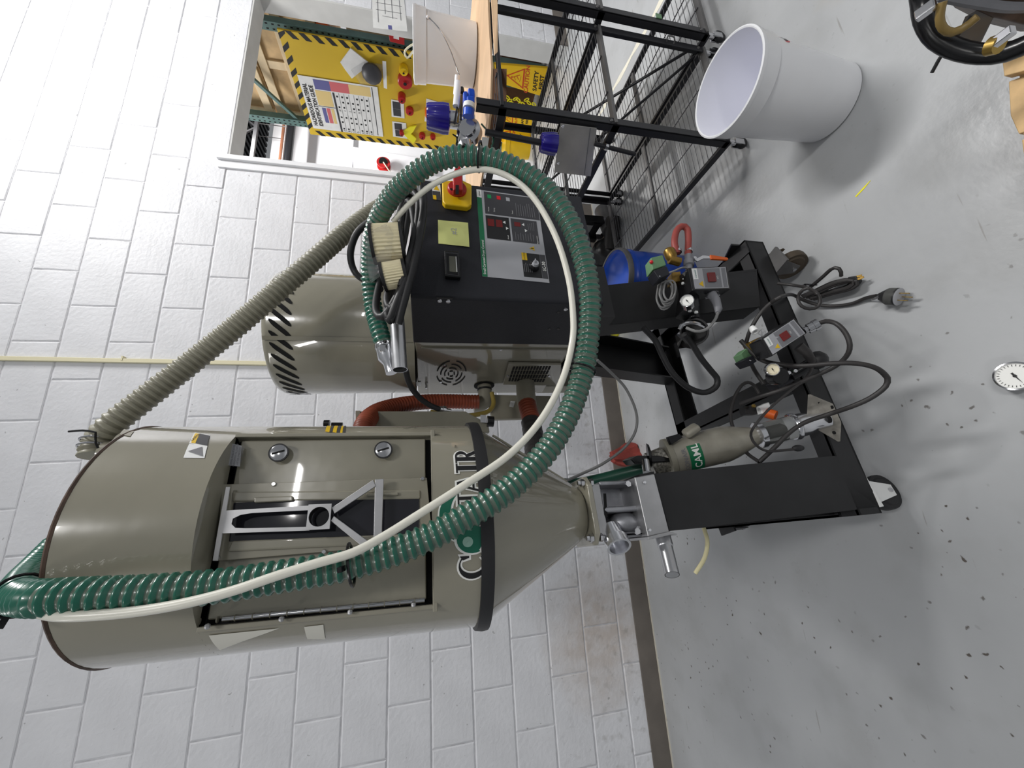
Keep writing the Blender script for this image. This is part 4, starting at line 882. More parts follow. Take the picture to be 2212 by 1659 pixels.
MB().slab([c+Vector((-k, -.001, -k*.8)), c+Vector((k, -.001, -k*.8)), c+Vector((0, -.001, k))], (0, .0004, 0)).build('warning_triangle', 'yellow_plastic', panel, smooth=0)
MB().slab([c+Vector((-.001, -.0016, -k*.5)), c+Vector((.001, -.0016, -k*.5)), c+Vector((.001, -.0016, k*.5)), c+Vector((-.001, -.0016, k*.5))], (0, .0004, 0)).build('exclamation_mark', 'ink_black', panel, smooth=0)
c = ov(.145, .79)
MB().lathe([(.014, 0), (.013, .012), (.0115, .014)], c, (0, -1, 0), 24, cap1=True).build('selector_base', 'black_gloss', panel)
kb = MB(); kb.lathe([(.0095, .012), (.0085, .022)], c, (0, -1, 0), 20, cap1=True); kb.slab([c+Vector((-.004, -.012, -.006)), c+Vector((.016, -.012, .0)), c+Vector((-.004, -.012, .006))], (0, -.01, 0)); kb.build('selector_knob', 'label_light', panel, bevel=.001)
# beige side: fan grille, port, louvre panel
def sd(pts, th, name, m, parent=cab, bevel=0., smooth=40): return MB().slab(pts, (th, 0, 0)).build(name, m, parent, bevel=bevel, smooth=smooth)
gc = Vector((0.4805,0.4585,1.1448)); gx = (Vector((0.4805,0.3551,1.1505))-Vector((0.4805,0.5735,1.1384))).length/2; gz = (Vector((0.4805,0.4583,1.197))-Vector((0.4805,0.4587,1.09))).length/2
g = MB()
for k, (r0, r1) in enumerate(((.92, 1.), (.66, .74), (.4, .48), (.16, .24))):
    for j in range(4):
        a0 = j*90+12+k*18; P = [(r1*cos(radians(a0+i*11)), r1*sin(radians(a0+i*11))) for i in range(7)]+[(r0*cos(radians(a0+i*11)), r0*sin(radians(a0+i*11))) for i in range(6, -1, -1)]
        for i in range(6): g.add([gc+Vector((-.0012, -x*gx, z*gz)) for x, z in (P[i], P[i+1], P[12-i], P[13-i])], [(0, 1, 2, 3)])
g.build('fan_grille', 'hole_black', cab, smooth=0)
hc = Vector((0.4795,0.5692,1.0111))
MB().lathe([(.04, 0), (.04, .002), (.03, .002)], hc, (-1, 0, 0), 28, cap1=True).build('pipe_port', 'hole_black', cab)
el = MB(); el.tube([hc+Vector((.03, 0, 0)), hc+Vector((-.04, 0, 0)), hc+Vector((-.066, .002, .004)), hc+Vector((-.078, .004, .022)), hc+Vector((-.08, .005, .045))], .027, 18, .008); el.build('elbow_pipe', 'beige_flat', cab)
MB().cyl(hc+Vector((-.014, 0, 0)), hc+Vector((-.022, .0, 0)), .0285, n=18).build('clamp_band', 'black_rubber', cab)
lv = sd([(0.4795,0.3577,0.9553),(0.4795,0.3627,0.7611),(0.4795,0.5563,0.7057),(0.4795,0.5385,0.9426)], -.010, 'louvre_panel', 'beige', bevel=.002)
lA, lB, lC, lD = [Vector(p) for p in [(0.469,0.3726,0.9369),(0.469,0.3679,0.7958),(0.469,0.5169,0.783),(0.469,0.5057,0.9296)]]
for i in range(13):
    for j in range(4):
        u0, u1 = (i+.14)/13., (i+.80)/13.; v0, v1 = (j+.10)/4., (j+.88)/4.
        f = lambda u, v: lA.lerp(lB, u).lerp(lD.lerp(lC, u), v)
        MB().slab([f(u0, v0), f(u1, v0), f(u1, v1), f(u0, v1)], (-.0012, 0, 0)).build('louvre_slot', 'hole_black', lv, smooth=0)
for p in ((0.469,0.4546,0.9394), (0.469,0.4556,0.7802), (0.479,0.5414,1.2325), (0.479,0.5292,1.1802), (0.479,0.3875,1.1722), (0.479,0.267,0.9972)): MB().lathe([(.0055, 0), (.005, .003)], p, (-1, 0, 0), 10, cap1=True).build('screw', 'steel_shiny', cab)
MB().cyl((0.478,0.5391,1.2325), Vector((0.478,0.5391,1.2325))+Vector((-.02, 0, 0)), .004, n=10).build('port_stud', 'steel_shiny', cab)
sd([(0.479,0.5279,1.2691),(0.479,0.5281,1.2525),(0.479,0.563,1.253),(0.479,0.5626,1.27)], -.001, 'printed_label', 'label_white', smooth=0)
sd([(0.479,0.4735,0.7456),(0.479,0.4155,0.7294),(0.479,0.4276,0.7216),(0.479,0.4909,0.7344)], -.001, 'printed_label', 'label_white', smooth=0)
# lower rear ducting under the cabinet
MB().box((CL+.02, CB-.03, .60), (CRt-.03, CB+.05, CZ0+.01)).build('rear_duct', 'beige_flat', cab, bevel=.003)
MB().slab([(0.4546,0.6,1.0012),(0.35,0.6,0.9847),(0.3498,0.6,0.773),(0.4442,0.6,0.7008)], (0, .02, 0)).build('rear_panel', 'beige_flat', cab, bevel=.003)
MB().slab([(0.4242,0.597,0.9049),(0.4219,0.597,0.8861),(0.3965,0.597,0.8962),(0.4008,0.597,0.9127)], (0, .001, 0)).build('printed_label', 'label_white', cab, smooth=0)
# desiccant housing on top: round drum with slanted slots
dm = thing('desiccant_drum', 'beige sheet metal drum with slanted black slots behind the dryer', 'drum', 'M', (.62, .437, CZ1))
dcx = Vector((.62, .437, 0)); DR = .205; DT = 1.700
MB().lathe([(DR, CZ1), (DR, DT-.02), (DR-.006, DT-.006), (DR-.02, DT), (.05, DT+.012), (.001, DT+.013)], dcx, n=64).build('drum_shell', 'beige', dm, smooth=50)
sl_ = MB()
for i in range(38):
    a = 2*pi*i/38
    def dp(b, z): return dcx+Vector(((DR+.0012)*sin(b), -(DR+.0012)*cos(b), z))
    za, zb = DT-.026, DT-.086; da = .25; w = .082
    b = MB(); vs = []
    for j in range(9):
        t = j/8; e = min(1, 4*min(t, 1-t)+.35); ph = a-da*t; zz = za+(zb-za)*t
        vs += [dp(ph-w*.5*e, zz), dp(ph+w*.5*e, zz)]
    b.add(vs, [(2*j, 2*j+1, 2*j+3, 2*j+2) for j in range(8)])
    o = b.build('cooling_slot', 'hole_black', dm, smooth=0)
MB().bar(dcx+Vector((-.115, -.172, CZ1)), dcx+Vector((-.115, -.172, DT-.01)), .012, .004, up=(-.55, -.83, 0)).build('drum_seam', 'beige', dm)
MB().sphere(dcx+Vector((.02, -.07, DT+.012)), .035, 14, (1.2, 1.2, .7)).build('cap', 'beige', dm)
# heater box behind the hopper
hb = thing('heater_box', 'grey beige heater box with a black side knob behind the hopper', 'box', 'M', (.16, .42, .95))
MB().slab([(0.2939,0.3137,1.4294),(0.2341,0.3333,1.4289),(0.2214,0.337,1.0415),(0.2489,0.3287,1.0452),(0.2873,0.316,1.1164)], (.02, .16, 0)).build('box_body', 'beige_dark', hb, bevel=.004)
MB().slab([(0.2919,0.3038,1.4328),(0.2529,0.317,1.4326),(0.2525,0.3171,1.42),(0.2916,0.3039,1.4202)], (.0, .08, 0)).build('end_plate', 'beige_flat', hb)
MB().slab([(0.2723,0.3106,1.0706),(0.2705,0.3112,1.0534),(0.2488,0.3183,1.0539),(0.2507,0.3177,1.0711)], (0, .002, 0)).build('printed_label', 'label_light', hb, smooth=0)
MB().cyl((0.2559,0.3265,1.0494), (0.254,0.3272,1.0289), .017, n=12).build('knob', 'black_gloss', hb)
MB().cyl((0.2467,0.277,1.5068), (0.2463,0.2771,1.4928), .01, n=10).cyl((0.2437,0.2779,1.488), (0.2429,0.2782,1.4595), .006, n=8).build('fitting', 'black_gloss', hb)
# ------------------------------------------------------------------ hoses and cords
def cable(name, P, r, m, label, cat='cable', n=8, step=.01, group=None): return tag(MB().tube(P, r, n, step).build(name, m, None, smooth=60), label, cat, group)
gp_ = [(-0.0406,-1.3368,1.9047),(-0.07,-1.4088,1.8744),(-0.0826,-1.5004,1.8176),(-0.0878,-1.5765,1.7587),(-0.0866,-1.6268,1.7021),(-0.0869,-1.6369,1.6624),(-0.0914,-1.6375,1.5895),(-0.0936,-1.6328,1.5151),(-0.0904,-1.6303,1.4338),(-0.084,-1.6264,1.3398),(-0.0638,-1.6241,1.2496),(-0.0349,-1.6249,1.1794),(0.0057,-1.621,1.1021),(0.0636,-1.614,1.031),(0.1341,-1.6044,0.9769),(0.2161,-1.6001,0.9377),(0.2906,-1.6072,0.9196),(0.3641,-1.6217,0.9143),(0.4398,-1.6339,0.9237),(0.5178,-1.6431,0.9479),(0.5925,-1.6426,0.9897),(0.6446,-1.6378,1.0534),(0.6709,-1.6291,1.1282),(0.6722,-1.6089,1.2028),(0.6574,-1.5663,1.2649),(0.6403,-1.5109,1.3139),(0.6133,-1.4384,1.3513),(0.5536,-1.3738,1.3673),(0.471,-1.3387,1.3617),(0.3911,-1.3456,1.3415),(0.3646,-1.3455,1.3324)]
gh = MB().hose(gp_, .0185, .0036, .0125, 16)
ghose = gh.build('vacuum_hose', ['green_hose', 'green_hose_valley'], None, smooth=60, label='long green ribbed vacuum hose looped over the hopper and round the dryer', cat='hose')
wt = MB().tube([(-0.1011,-1.6137,1.7182),(-0.1056,-1.6448,1.6666),(-0.1081,-1.6534,1.624),(-0.1085,-1.6575,1.575),(-0.1048,-1.662,1.525),(-0.0965,-1.6646,1.4746),(-0.0837,-1.6657,1.4229),(-0.0731,-1.6654,1.374),(-0.0652,-1.6635,1.3331),(-0.0479,-1.6578,1.2932),(-0.0243,-1.6534,1.2489),(0.0134,-1.6501,1.1801),(0.058,-1.6466,1.1039),(0.1166,-1.6366,1.0411),(0.1912,-1.6217,0.9903),(0.2658,-1.6184,0.9616),(0.32,-1.6265,0.9565),(0.3927,-1.6387,0.9623),(0.4774,-1.6491,0.9835),(0.5616,-1.648,1.0186),(0.6166,-1.6381,1.0603),(0.6418,-1.6278,1.1101),(0.6436,-1.6085,1.1655),(0.6392,-1.5699,1.2216),(0.6269,-1.5257,1.2664),(0.6153,-1.4776,1.3043)], .0062, 10, .01).build('air_tube', 'white_tube', None, smooth=60, label='white plastic air tube strapped along the green ribbed hose', cat='hose')
def tie(c, r, label, tail, axis):
    t = thing('cable_tie', label, 'cable tie', base=c, group='black cable ties on the green hose')
    ax = Vector(axis).normalized(); u = ax.orthogonal().normalized(); w = ax.cross(u)
    MB().sweep([Vector(c)+u*(r*cos(2*pi*i/20))+w*(r*sin(2*pi*i/20)) for i in range(21)], .0022, 6, caps=False, closed=True).build('strap', 'black_gloss', t)
    tv = Vector(tail).normalized(); MB().bar(Vector(c)+tv*r*.9, Vector(c)+tv*(r+.012), .007, .006, up=ax).build('clasp', 'black_gloss', t)
def seg(i): return Vector(gp_[i+1])-Vector(gp_[i-1])
tie(Vector(gp_[9])+Vector((0, -.006, .0)), .0285, 'black cable tie on the hose in front of the hopper door', (0, -1, .2), seg(9))
tie(Vector(gp_[15])+Vector((.0, -.004, .006)), .0275, 'black cable tie on the hose below the louvre panel', (0, -.3, .9), seg(15))
tie(Vector(gp_[22])+Vector((0, 0, -.006)), .0285, 'black cable tie at the top right of the hose loop', (.2, -.4, .9), seg(22))
tie(Vector(gp_[3]), .0255, 'black cable tie on the hose bend above the hopper rim', (-.9, -.3, .1), seg(3))
# end fitting
c0, c1 = Vector(gp_[-1]), Vector((0.2899,-1.3507,1.3135))
ax = c1-c0; L = ax.length
hf = thing('hose_coupling', 'aluminium reducer coupling clamped on the end of the green hose', 'coupling', base=c0)
MB().lathe([(.0195, L*.1), (.0225, L*.12), (.0225, L*.5), (.0135, L*.68), (.0135, L*1.0), (.011, L*1.0)], c0, ax, 24, cap0=True, cap1=True).build('reducer', 'alu_bright', hf)
MB().lathe([(.0228, 0), (.0236, .001), (.0236, .01), (.0228, .011)], c0, ax, 24).build('clamp_band', 'steel_shiny', hf); MB().box(c0+Vector((-.028, -.03, -.006)), c0+Vector((-.012, -.018, .008))).build('clamp_screw', 'steel_shiny', hf, bevel=.001)
# second wand lying along the cabinet edge
wa, wb_ = Vector((0.4467,-1.3712,1.3035)), Vector((0.2864,-1.3864,1.2922))
w2 = thing('wand_pipe', 'grey aluminium pipe with an open black end lying by the cabinet top', 'pipe', base=wa)
MB().sweep([wa, wb_], [.0172, .0172], 24, caps=False).sweep([wb_, wb_+(wa-wb_)*.25], [.0158, .0158], 24, caps=False).build('pipe', 'aluminium', w2)
MB().lathe([(.0172, 0), (.0158, 0)], wb_, wb_-wa, 24).build('pipe_lip', 'alu_bright', w2)
MB().cyl(wb_+(wa-wb_)*.06, wb_+(wa-wb_)*.07, .0159, n=24).build('bore', 'hole_black', w2)
MB().sweep([wa+(wa-wb_)*.02, wa+(wa-wb_)*.18], [.0178, .0172], 20).build('sleeve', 'rubber_brown', w2)
# return air hose behind
rh = MB().hose([(0.1301,-1.2845,1.9121),(0.1599,-1.2788,1.9141),(0.1976,-1.2857,1.8893),(0.2694,-1.2718,1.8365),(0.3613,-1.2588,1.7639),(0.4502,-1.2623,1.6836),(0.5375,-1.2719,1.6046),(0.6413,-1.2635,1.5257),(0.7518,-1.2424,1.4522),(0.8631,-1.2149,1.369),(0.9575,-1.1771,1.2889)], .0235, .0034, .0135, 14)
tag(rh.build('return_air_hose', ['grey_hose', 'grey_hose_valley'], None, smooth=60), 'grey beige ribbed hose rising from the hopper lid behind the dryer', 'hose')
hc_ = thing('hose_clamp', 'wire hose clamp and black tie at the hopper end of the beige hose', 'clamp', base=(0.1535,-1.2879,1.907))
e0, e1 = Vector((0.1627,-1.2793,1.9127)), Vector((0.1348,-1.2851,1.9118)); ax_ = e1-e0
for t in (0, .5): 
    c = e0+ax_*t; u = ax_.orthogonal().normalized(); w = ax_.normalized().cross(u)
    MB().sweep([c+u*(.029*cos(2*pi*i/20))+w*(.029*sin(2*pi*i/20)) for i in range(21)], .0022, 6, caps=False, closed=True).build('wire_ring', 'steel_shiny', hc_)
MB().tube([(0.1407,-1.3214,1.8826),(0.1567,-1.3289,1.8859),(0.1703,-1.3313,1.8845),(0.1756,-1.3323,1.9063),(0.1745,-1.3321,1.9305)], .0022, 6).build('tie_tail', 'black_gloss', hc_)
MB().lathe([(.03, 0), (.03, .03), (.05, .034), (.05, .04)], Vector((0.13,-1.2845,1.9113))+Vector((0, 0, -.02)), (0, 0, -1), 24, cap1=True).build('hose_inlet', 'beige', hop if False else hc_)
# orange high temperature hoses
ohp = [(0.3346,-0.8499,1.0404),(0.3352,-0.8501,1.0788),(0.3345,-0.8653,1.1433),(0.3251,-0.9042,1.2347),(0.3007,-0.9601,1.3249),(0.2644,-1.034,1.3813),(0.216,-1.1262,1.4006),(0.1713,-1.1794,1.4011)]
oh = MB().hose(ohp, .0255, .0018, .012, 16); tag(oh.build('process_hose', ['orange_hose', 'orange_hose'], None, smooth=60), 'rusty orange heat hose bending from the cabinet elbow to the hopper back', 'hose')
o2 = thing('lower_process_hose', 'rusty orange hose with a dark sleeve running under the cabinet to the cone', 'hose', base=(0.2335,-0.9667,0.8699))
MB().cyl((0.4128,-0.8655,0.8579), (0.3223,-0.9035,0.869), .036, n=24).build('stub_pipe', 'beige_flat', o2)
MB().hose([(0.3257,-0.9043,0.8689),(0.2819,-0.9355,0.8732),(0.2434,-0.9584,0.872),(0.2065,-0.9824,0.878)], .031, .002, .012, 16).build('hose_body', ['orange_hose', 'orange_hose'], o2, smooth=60)
MB().hose([(0.2287,-0.976,0.8778),(0.1863,-1.0097,0.8836),(0.1325,-1.0733,0.8975),(0.0768,-1.1486,0.92),(0.0229,-1.2162,0.9472)], .033, .002, .03, 16).build('sleeve', ['dark_rubber', 'dark_rubber'], o2, smooth=60)
MB().cyl((0.3257,-0.9043,0.8689), (0.3072,-0.9154,0.8696), .0355, n=20).build('clamp_band', 'beige_flat', o2)
cable('drain_tube', [(0.3591,-0.8921,0.9963),(0.3144,-0.9017,0.9934),(0.2792,-0.9247,1.0225),(0.2601,-0.9616,1.096),(0.2594,-0.9819,1.1673),(0.2691,-0.9941,1.2201)], .0085, 'yellow_tube', 'yellowed clear tube curling under the orange heat hose', 'hose')
ah = thing('air_line', 'black rubber air line with a steel quick coupling by the orange hose', 'hose', base=(0.276,-1.0981,1.2415))
MB().tube([(0.3393,-1.2196,1.2885),(0.3139,-1.17,1.2793),(0.2876,-1.1215,1.2546),(0.2675,-1.0961,1.2211),(0.2581,-1.0838,1.1933)], .0085, 10).build('hose_body', 'black_rubber', ah)
a_, b_ = Vector((0.2596,-1.0841,1.1974)), Vector((0.2539,-1.0727,1.159)); MB().lathe([(.009, 0), (.009, .3*(b_-a_).length), (.012, .32*(b_-a_).length), (.012, .55*(b_-a_).length), (.007, .6*(b_-a_).length), (.006, (b_-a_).length)], a_, b_-a_, 14, cap0=True, cap1=True).build('coupling', 'steel_shiny', ah)
# coil of black cords on the cabinet
base_ = [(902, 398, 1.10), (913, 440, 1.08), (903, 505, 1.03), (884, 575, .99), (856, 640, .96), (825, 682, .95), (812, 660, .985), (825, 600, 1.03), (848, 530, 1.07), (868, 465, 1.10), (884, 412, 1.12)]
coil = [[(0.7316,-1.4715,1.2679),(0.7151,-1.4835,1.2471),(0.6677,-1.4817,1.2366),(0.5882,-1.4759,1.2475),(0.5066,-1.4682,1.2672),(0.4363,-1.4559,1.2954),(0.3912,-1.4443,1.3252),(0.423,-1.4153,1.3449),(0.5141,-1.3734,1.3436),(0.615,-1.366,1.3242),(0.6887,-1.4082,1.2973),(0.7181,-1.4327,1.2827),(0.7199,-1.4608,1.2661),(0.6876,-1.4724,1.2484),(0.6232,-1.4711,1.2507),(0.546,-1.4642,1.2613),(0.4707,-1.458,1.2796),(0.4068,-1.4575,1.3028),(0.4312,-1.4419,1.3183),(0.5063,-1.4152,1.3117)], [(0.7224,-1.4364,1.2892),(0.7643,-1.4473,1.2756),(0.7622,-1.4728,1.2559),(0.7206,-1.4885,1.2416),(0.6459,-1.4765,1.2389),(0.5561,-1.4773,1.2506),(0.4779,-1.474,1.2728),(0.4136,-1.4666,1.2963),(0.376,-1.4537,1.3123),(0.4222,-1.4373,1.3166),(0.4973,-1.4099,1.3078),(0.6231,-1.396,1.2973),(0.7018,-1.4189,1.2855),(0.7012,-1.4445,1.2688),(0.6055,-1.4701,1.257),(0.5191,-1.4763,1.2689),(0.4517,-1.4702,1.2867)], [(0.4294,-1.4693,1.2866),(0.3798,-1.4555,1.3045),(0.3929,-1.4506,1.3168),(0.4546,-1.4204,1.3146),(0.5367,-1.3868,1.3036),(0.6295,-1.3884,1.2866),(0.7027,-1.4196,1.272),(0.731,-1.444,1.2645),(0.762,-1.4315,1.2763),(0.7477,-1.4054,1.2935)], [(0.3689,-1.456,1.2926),(0.4001,-1.4654,1.2846),(0.461,-1.4756,1.2687),(0.5323,-1.4851,1.2525),(0.6177,-1.4795,1.24),(0.6818,-1.4806,1.2365),(0.7362,-1.4757,1.2439),(0.7661,-1.4627,1.2573)]]
cc = thing('power_cord_coil', 'coil of thick black power cords draped on top of the dryer cabinet', 'cable', base=coil[0][5])
for c in coil: MB().tube(c, .0088, 9, .014).build('cord', 'black_rubber', cc, smooth=60)
cable('black_cable', [(0.7561,-1.3341,1.3271),(0.7346,-1.3171,1.3789),(0.707,-1.2963,1.4168),(0.6615,-1.2647,1.4358),(0.6203,-1.2387,1.4251),(0.573,-1.2689,1.3804),(0.5358,-1.3052,1.3492)], .0092, 'black_rubber', 'black cord arching up in front of the white wall behind the filter bag')
# filter cartridges in a plastic bag
def cartridge(c, r, h, ax, label):
    t = thing('filter_cartridge', label, 'filter', base=c, group='pleated filters in the bag'); ax = Vector(ax).normalized(); n = 64
    u = ax.orthogonal().normalized(); w = ax.cross(u); vs = []; c = Vector(c)
    for k in (0, h): vs += [c+ax*k+u*((r*(1 if i % 2 else .93))*cos(2*pi*i/n))+w*((r*(1 if i % 2 else .93))*sin(2*pi*i/n)) for i in range(n)]
    MB().add(vs, [(i, (i+1) % n, n+(i+1) % n, n+i) for i in range(n)]).build('pleats', 'filter_cream', t, smooth=0)
    MB().lathe([(r*.4, h), (r*1.04, h), (r*1.04, h+.007), (r*.4, h+.009)], c, ax, 28, cap1=True).build('end_cap', 'black_rubber', t)
    MB().lathe([(r*1.04, -.007), (r*1.04, 0), (r*.5, 0)], c, ax, 28, cap0=True).build('end_cap', 'black_rubber', t)
cartridge((0.5705,-1.463,1.2883), .044, .058, (-.12, .05, 1), 'large cream pleated filter in the plastic bag on the dryer')
cartridge((0.4931,-1.4598,1.2817), .031, .042, (-.2, .1, 1), 'small cream pleated filter below the large one in the bag')
bgp = MB(); bv = [(0.553,-1.4935,1.3622),(0.5048,-1.4611,1.3613),(0.4727,-1.4592,1.3547),(0.4829,-1.4711,1.3341),(0.451,-1.4641,1.3225),(0.4992,-1.4753,1.3106),(0.5612,-1.5056,1.3013),(0.5807,-1.5141,1.3154),(0.5685,-1.5048,1.344)]
bgp.slab(bv, (.01, .03, 0)); cen = sum((Vector(q) for q in bv), Vector())/len(bv)
tag(bgp.build('plastic_bag', 'clear_plastic', None, smooth=0), 'crumpled clear plastic bag around the pleated filters', 'bag')
# thin lines low on the machine
cable('grey_sensor_cable', [(0.3355,-1.3239,0.7697),(0.3116,-1.2842,0.7121),(0.274,-1.242,0.6488),(0.2097,-1.2065,0.6061),(0.1543,-1.197,0.6116),(0.1062,-1.1912,0.6517),(0.0636,-1.1878,0.7239),(0.0382,-1.1866,0.792),(0.0183,-1.1861,0.8506)], .0042, 'grey_cable', 'thin grey cable hanging in an arc between cone and cart')
cable('loader_hose', [(0.0122,-1.166,0.8653),(0.0096,-1.166,0.8016),(0.018,-1.1861,0.7368),(0.03,-1.2164,0.6771),(0.0385,-1.2467,0.6313)], .017, 'dark_green_hose', 'short dark green ribbed hose behind the slide gate', 'hose', 14)
cable('clear_tube', [(-0.1291,-1.2743,0.4976),(-0.1639,-1.2795,0.4981),(-0.2051,-1.2668,0.5064),(-0.2443,-1.2447,0.5271)], .0055, 'tube_cream', 'short yellowed clear tube hanging below the take off box', 'hose')

# ------------------------------------------------------------------ cyclone loader held beside the front leg
ca, cbt = Vector((0.0613,-1.2828,0.5826)), Vector((0.1335,-1.4417,0.1811))
cx = cbt-ca; CLn = cx.length; cx.normalize()
cy = thing('cyclone_loader', 'grey cyclone loader canister with a sight glass and square base plate', 'loader', base=cbt)
MB().lathe([(.048, 0), (.053, .002), (.053, .014), (.05, .018)], ca, cx, 40, cap0=True).build('top_rim', 'beige_flat', cy)
MB().lathe([(.049, .016), (.0495, CLn*.36), (.044, CLn*.42), (.024, CLn*.56), (.023, CLn*.6)], ca, cx, 40).build('canister', 'cyclone', cy, smooth=50)
MB().lathe([(.03, CLn*.56), (.036, CLn*.57), (.036, CLn*.60), (.033, CLn*.605)], ca, cx, 32, cap0=True, cap1=True).build('upper_collar', 'alu_bright', cy)
MB().lathe([(.031, CLn*.60), (.031, CLn*.79)], ca, cx, 32).build('sight_glass_tube', 'clear_glass', cy)
MB().lathe([(.012, CLn*.6), (.014, CLn*.64), (.014, CLn*.72), (.008, CLn*.74)], ca, cx, 16, cap0=True, cap1=True).build('inner_nozzle', 'hole_black', cy)
MB().lathe([(.034, CLn*.775), (.037, CLn*.785), (.037, CLn*.80), (.033, CLn*.81), (.03, CLn*.86), (.024, CLn*.90), (.024, CLn*.985)], ca, cx, 36, cap0=True).build('lower_collar', 'alu_bright', cy)
bp_ = MB().slab([(0.1975,-1.4546,0.2358),(0.1669,-1.4682,0.1863),(0.1177,-1.4645,0.1721),(0.0695,-1.4439,0.1669),(0.1242,-1.4251,0.2311)], (0, .004, .004)); bp_.build('base_plate', 'dirty_alu', cy, bevel=.001)
MB().slab(hexp((0.1289,-1.4561,0.205), cx, .012, 14), cx*.004).build('centre_hole', 'hole_black', cy)
for p in ((0.174,-1.4513,0.217), (0.0919,-1.4561,0.1985), (0.1237,-1.4391,0.2154), (0.1581,-1.4634,0.1911)): MB().slab(hexp(p, cx, .0045, 8), cx*.004).build('bolt_hole', 'hole_black', cy)
# label band
u = (cx.cross(Vector((0, 0, 1)))).normalized(); 
lb = MB(); vs = []
tow = (Vector((0, -2.27, 1.23))-ca).normalized(); tow = (tow-cx*tow.dot(cx)).normalized(); sdw = cx.cross(tow)
for i in range(13):
    a = -.35+i*.13
    for q in (.05, .085): vs.append(ca+cx*q+(tow*cos(a)+sdw*sin(a))*.0503)
lb.add(vs, [(2*i, 2*i+1, 2*i+3, 2*i+2) for i in range(12)]).build('green_label', 'label_green', cy, smooth=60)
def cyl_text(txt, q, size, a0, m, name):
    b = MB(); base = ca+cx*q
    def f(v): return v
    up = -cx; b.text(txt, (0, 0, 0), (1, 0, 0), (0, 1, 0), size, depth=0, bold=.015)
    sgn = -1 if sdw.dot(Vector((1, 0, 0))) < 0 else 1
    b.v = [base+up*v.y+(tow*cos(a0+sgn*v.x/.05)+sdw*sin(a0+sgn*v.x/.05))*.0508 for v in b.v]
    b.build(name, m, cy, smooth=0)
cyl_text('CAML', .07, .026, .35 if sdw.x > 0 else .30, 'ink_white', 'lettering'); cyl_text('CONAIR', .04, .016, .35, 'ink_grey', 'lettering')
lt_ = MB(); lt_.slab([(0.1143,-1.3228,0.5997),(0.1204,-1.3337,0.5703),(0.1102,-1.3324,0.5601),(0.0924,-1.3255,0.5944)], (0, -.012, 0)); lt_.build('toggle_latch', 'black_gloss', cy, bevel=.002)
MB().bar((0.1159,-1.3432,0.5551), (0.1377,-1.3563,0.5172), .03, .02).build('inlet_stub', 'cyclone', cy, bevel=.008)
ml = thing('loader_filter', 'woven metal filter and chrome stub between leg and cyclone loader', 'filter', base=(0.0453,-1.277,0.6079))
MB().cyl((0.0444,-1.2669,0.6249), (0.0588,-1.2827,0.583), .036, n=24).build('mesh_filter', 'mesh_steel', ml)
MB().lathe([(.012, 0), (.03, .004), (.034, .010), (.012, .012)], (0.0698,-1.2984,0.6337), (0, .5, 1), 24, cap0=True, cap1=True).build('lid_disc', 'black_gloss', ml)
MB().slab([(0.0617,-1.3179,0.7095),(0.0702,-1.3185,0.6868),(0.0673,-1.3183,0.6241),(0.0582,-1.3177,0.5862),(0.0487,-1.3172,0.5934),(0.0496,-1.3172,0.6597),(0.0479,-1.3171,0.6979)], (0, .05, .0)).build('spring_lid', 'black_gloss', ml, bevel=.003)
MB().cyl((0.0536,-1.3375,0.6791), (0.0226,-1.3562,0.6904), .0105, n=16).build('chrome_stub', 'steel_shiny', ml)

# ------------------------------------------------------------------ air control boxes
def control_box(corn, depth, label, frame, base):
    TL, TR, BR, BL = [Vector(p) for p in corn]; n = (TR-TL).cross(BL-TL).normalized()
    if n.y > 0: n = -n
    t = thing('control_box', label, 'control box', frame, base, 'loader control boxes on the cart')
    e = .0035; c = (TL+TR+BR+BL)/4
    out = [c+(p-c)*1.12 for p in (TL, TR, BR, BL)]
    MB().slab(out, -n*depth).build('housing', 'black_gloss', t, bevel=.003)
    F = lambda u, v, d=.0006: TL.lerp(TR, u).lerp(BL.lerp(BR, u), v)+n*d
    def rc(u0, u1, v0, v1, m, d, name='printed_panel'): return MB().slab([F(u0, v0, d), F(u1, v0, d), F(u1, v1, d), F(u0, v1, d)], -n*.0004).build(name, m, pn, smooth=0)
    pn = t; pn = rc(0, 1, 0, 1, 'label_light', .0006, 'face_plate')
    rc(.04, .96, .30, .80, 'label_grey', .0012); rc(.04, .96, .855, .97, 'label_grey', .0012); rc(.45, .98, .01, .14, 'label_white', .0014)
    MB().slab([F(.28, .40, .0015), F(.72, .40, .0015), F(.72, .62, .0015), F(.28, .62, .0015)], n*.004).build('rocker_switch', 'display_red', pn, bevel=.001)
    k = MB().slab([F(.08, .25, .0014), F(.36, .25, .0014), F(.22, .13, .0014)], -n*.0004); k.build('warning_triangle', 'yellow_plastic', pn, smooth=0)
    x = MB(); x.text('conair', F(.71, .075, .002), TR-TL, TL-BL, (TR-TL).length*.16, depth=0); x.build('lettering', 'teal_text', pn, smooth=0)
    x = MB(); x.text('I/O', F(.5, .70, .0018), TR-TL, TL-BL, (TR-TL).length*.12, depth=0); x.build('lettering', 'ink_white', pn, smooth=0)
    return t, F, n
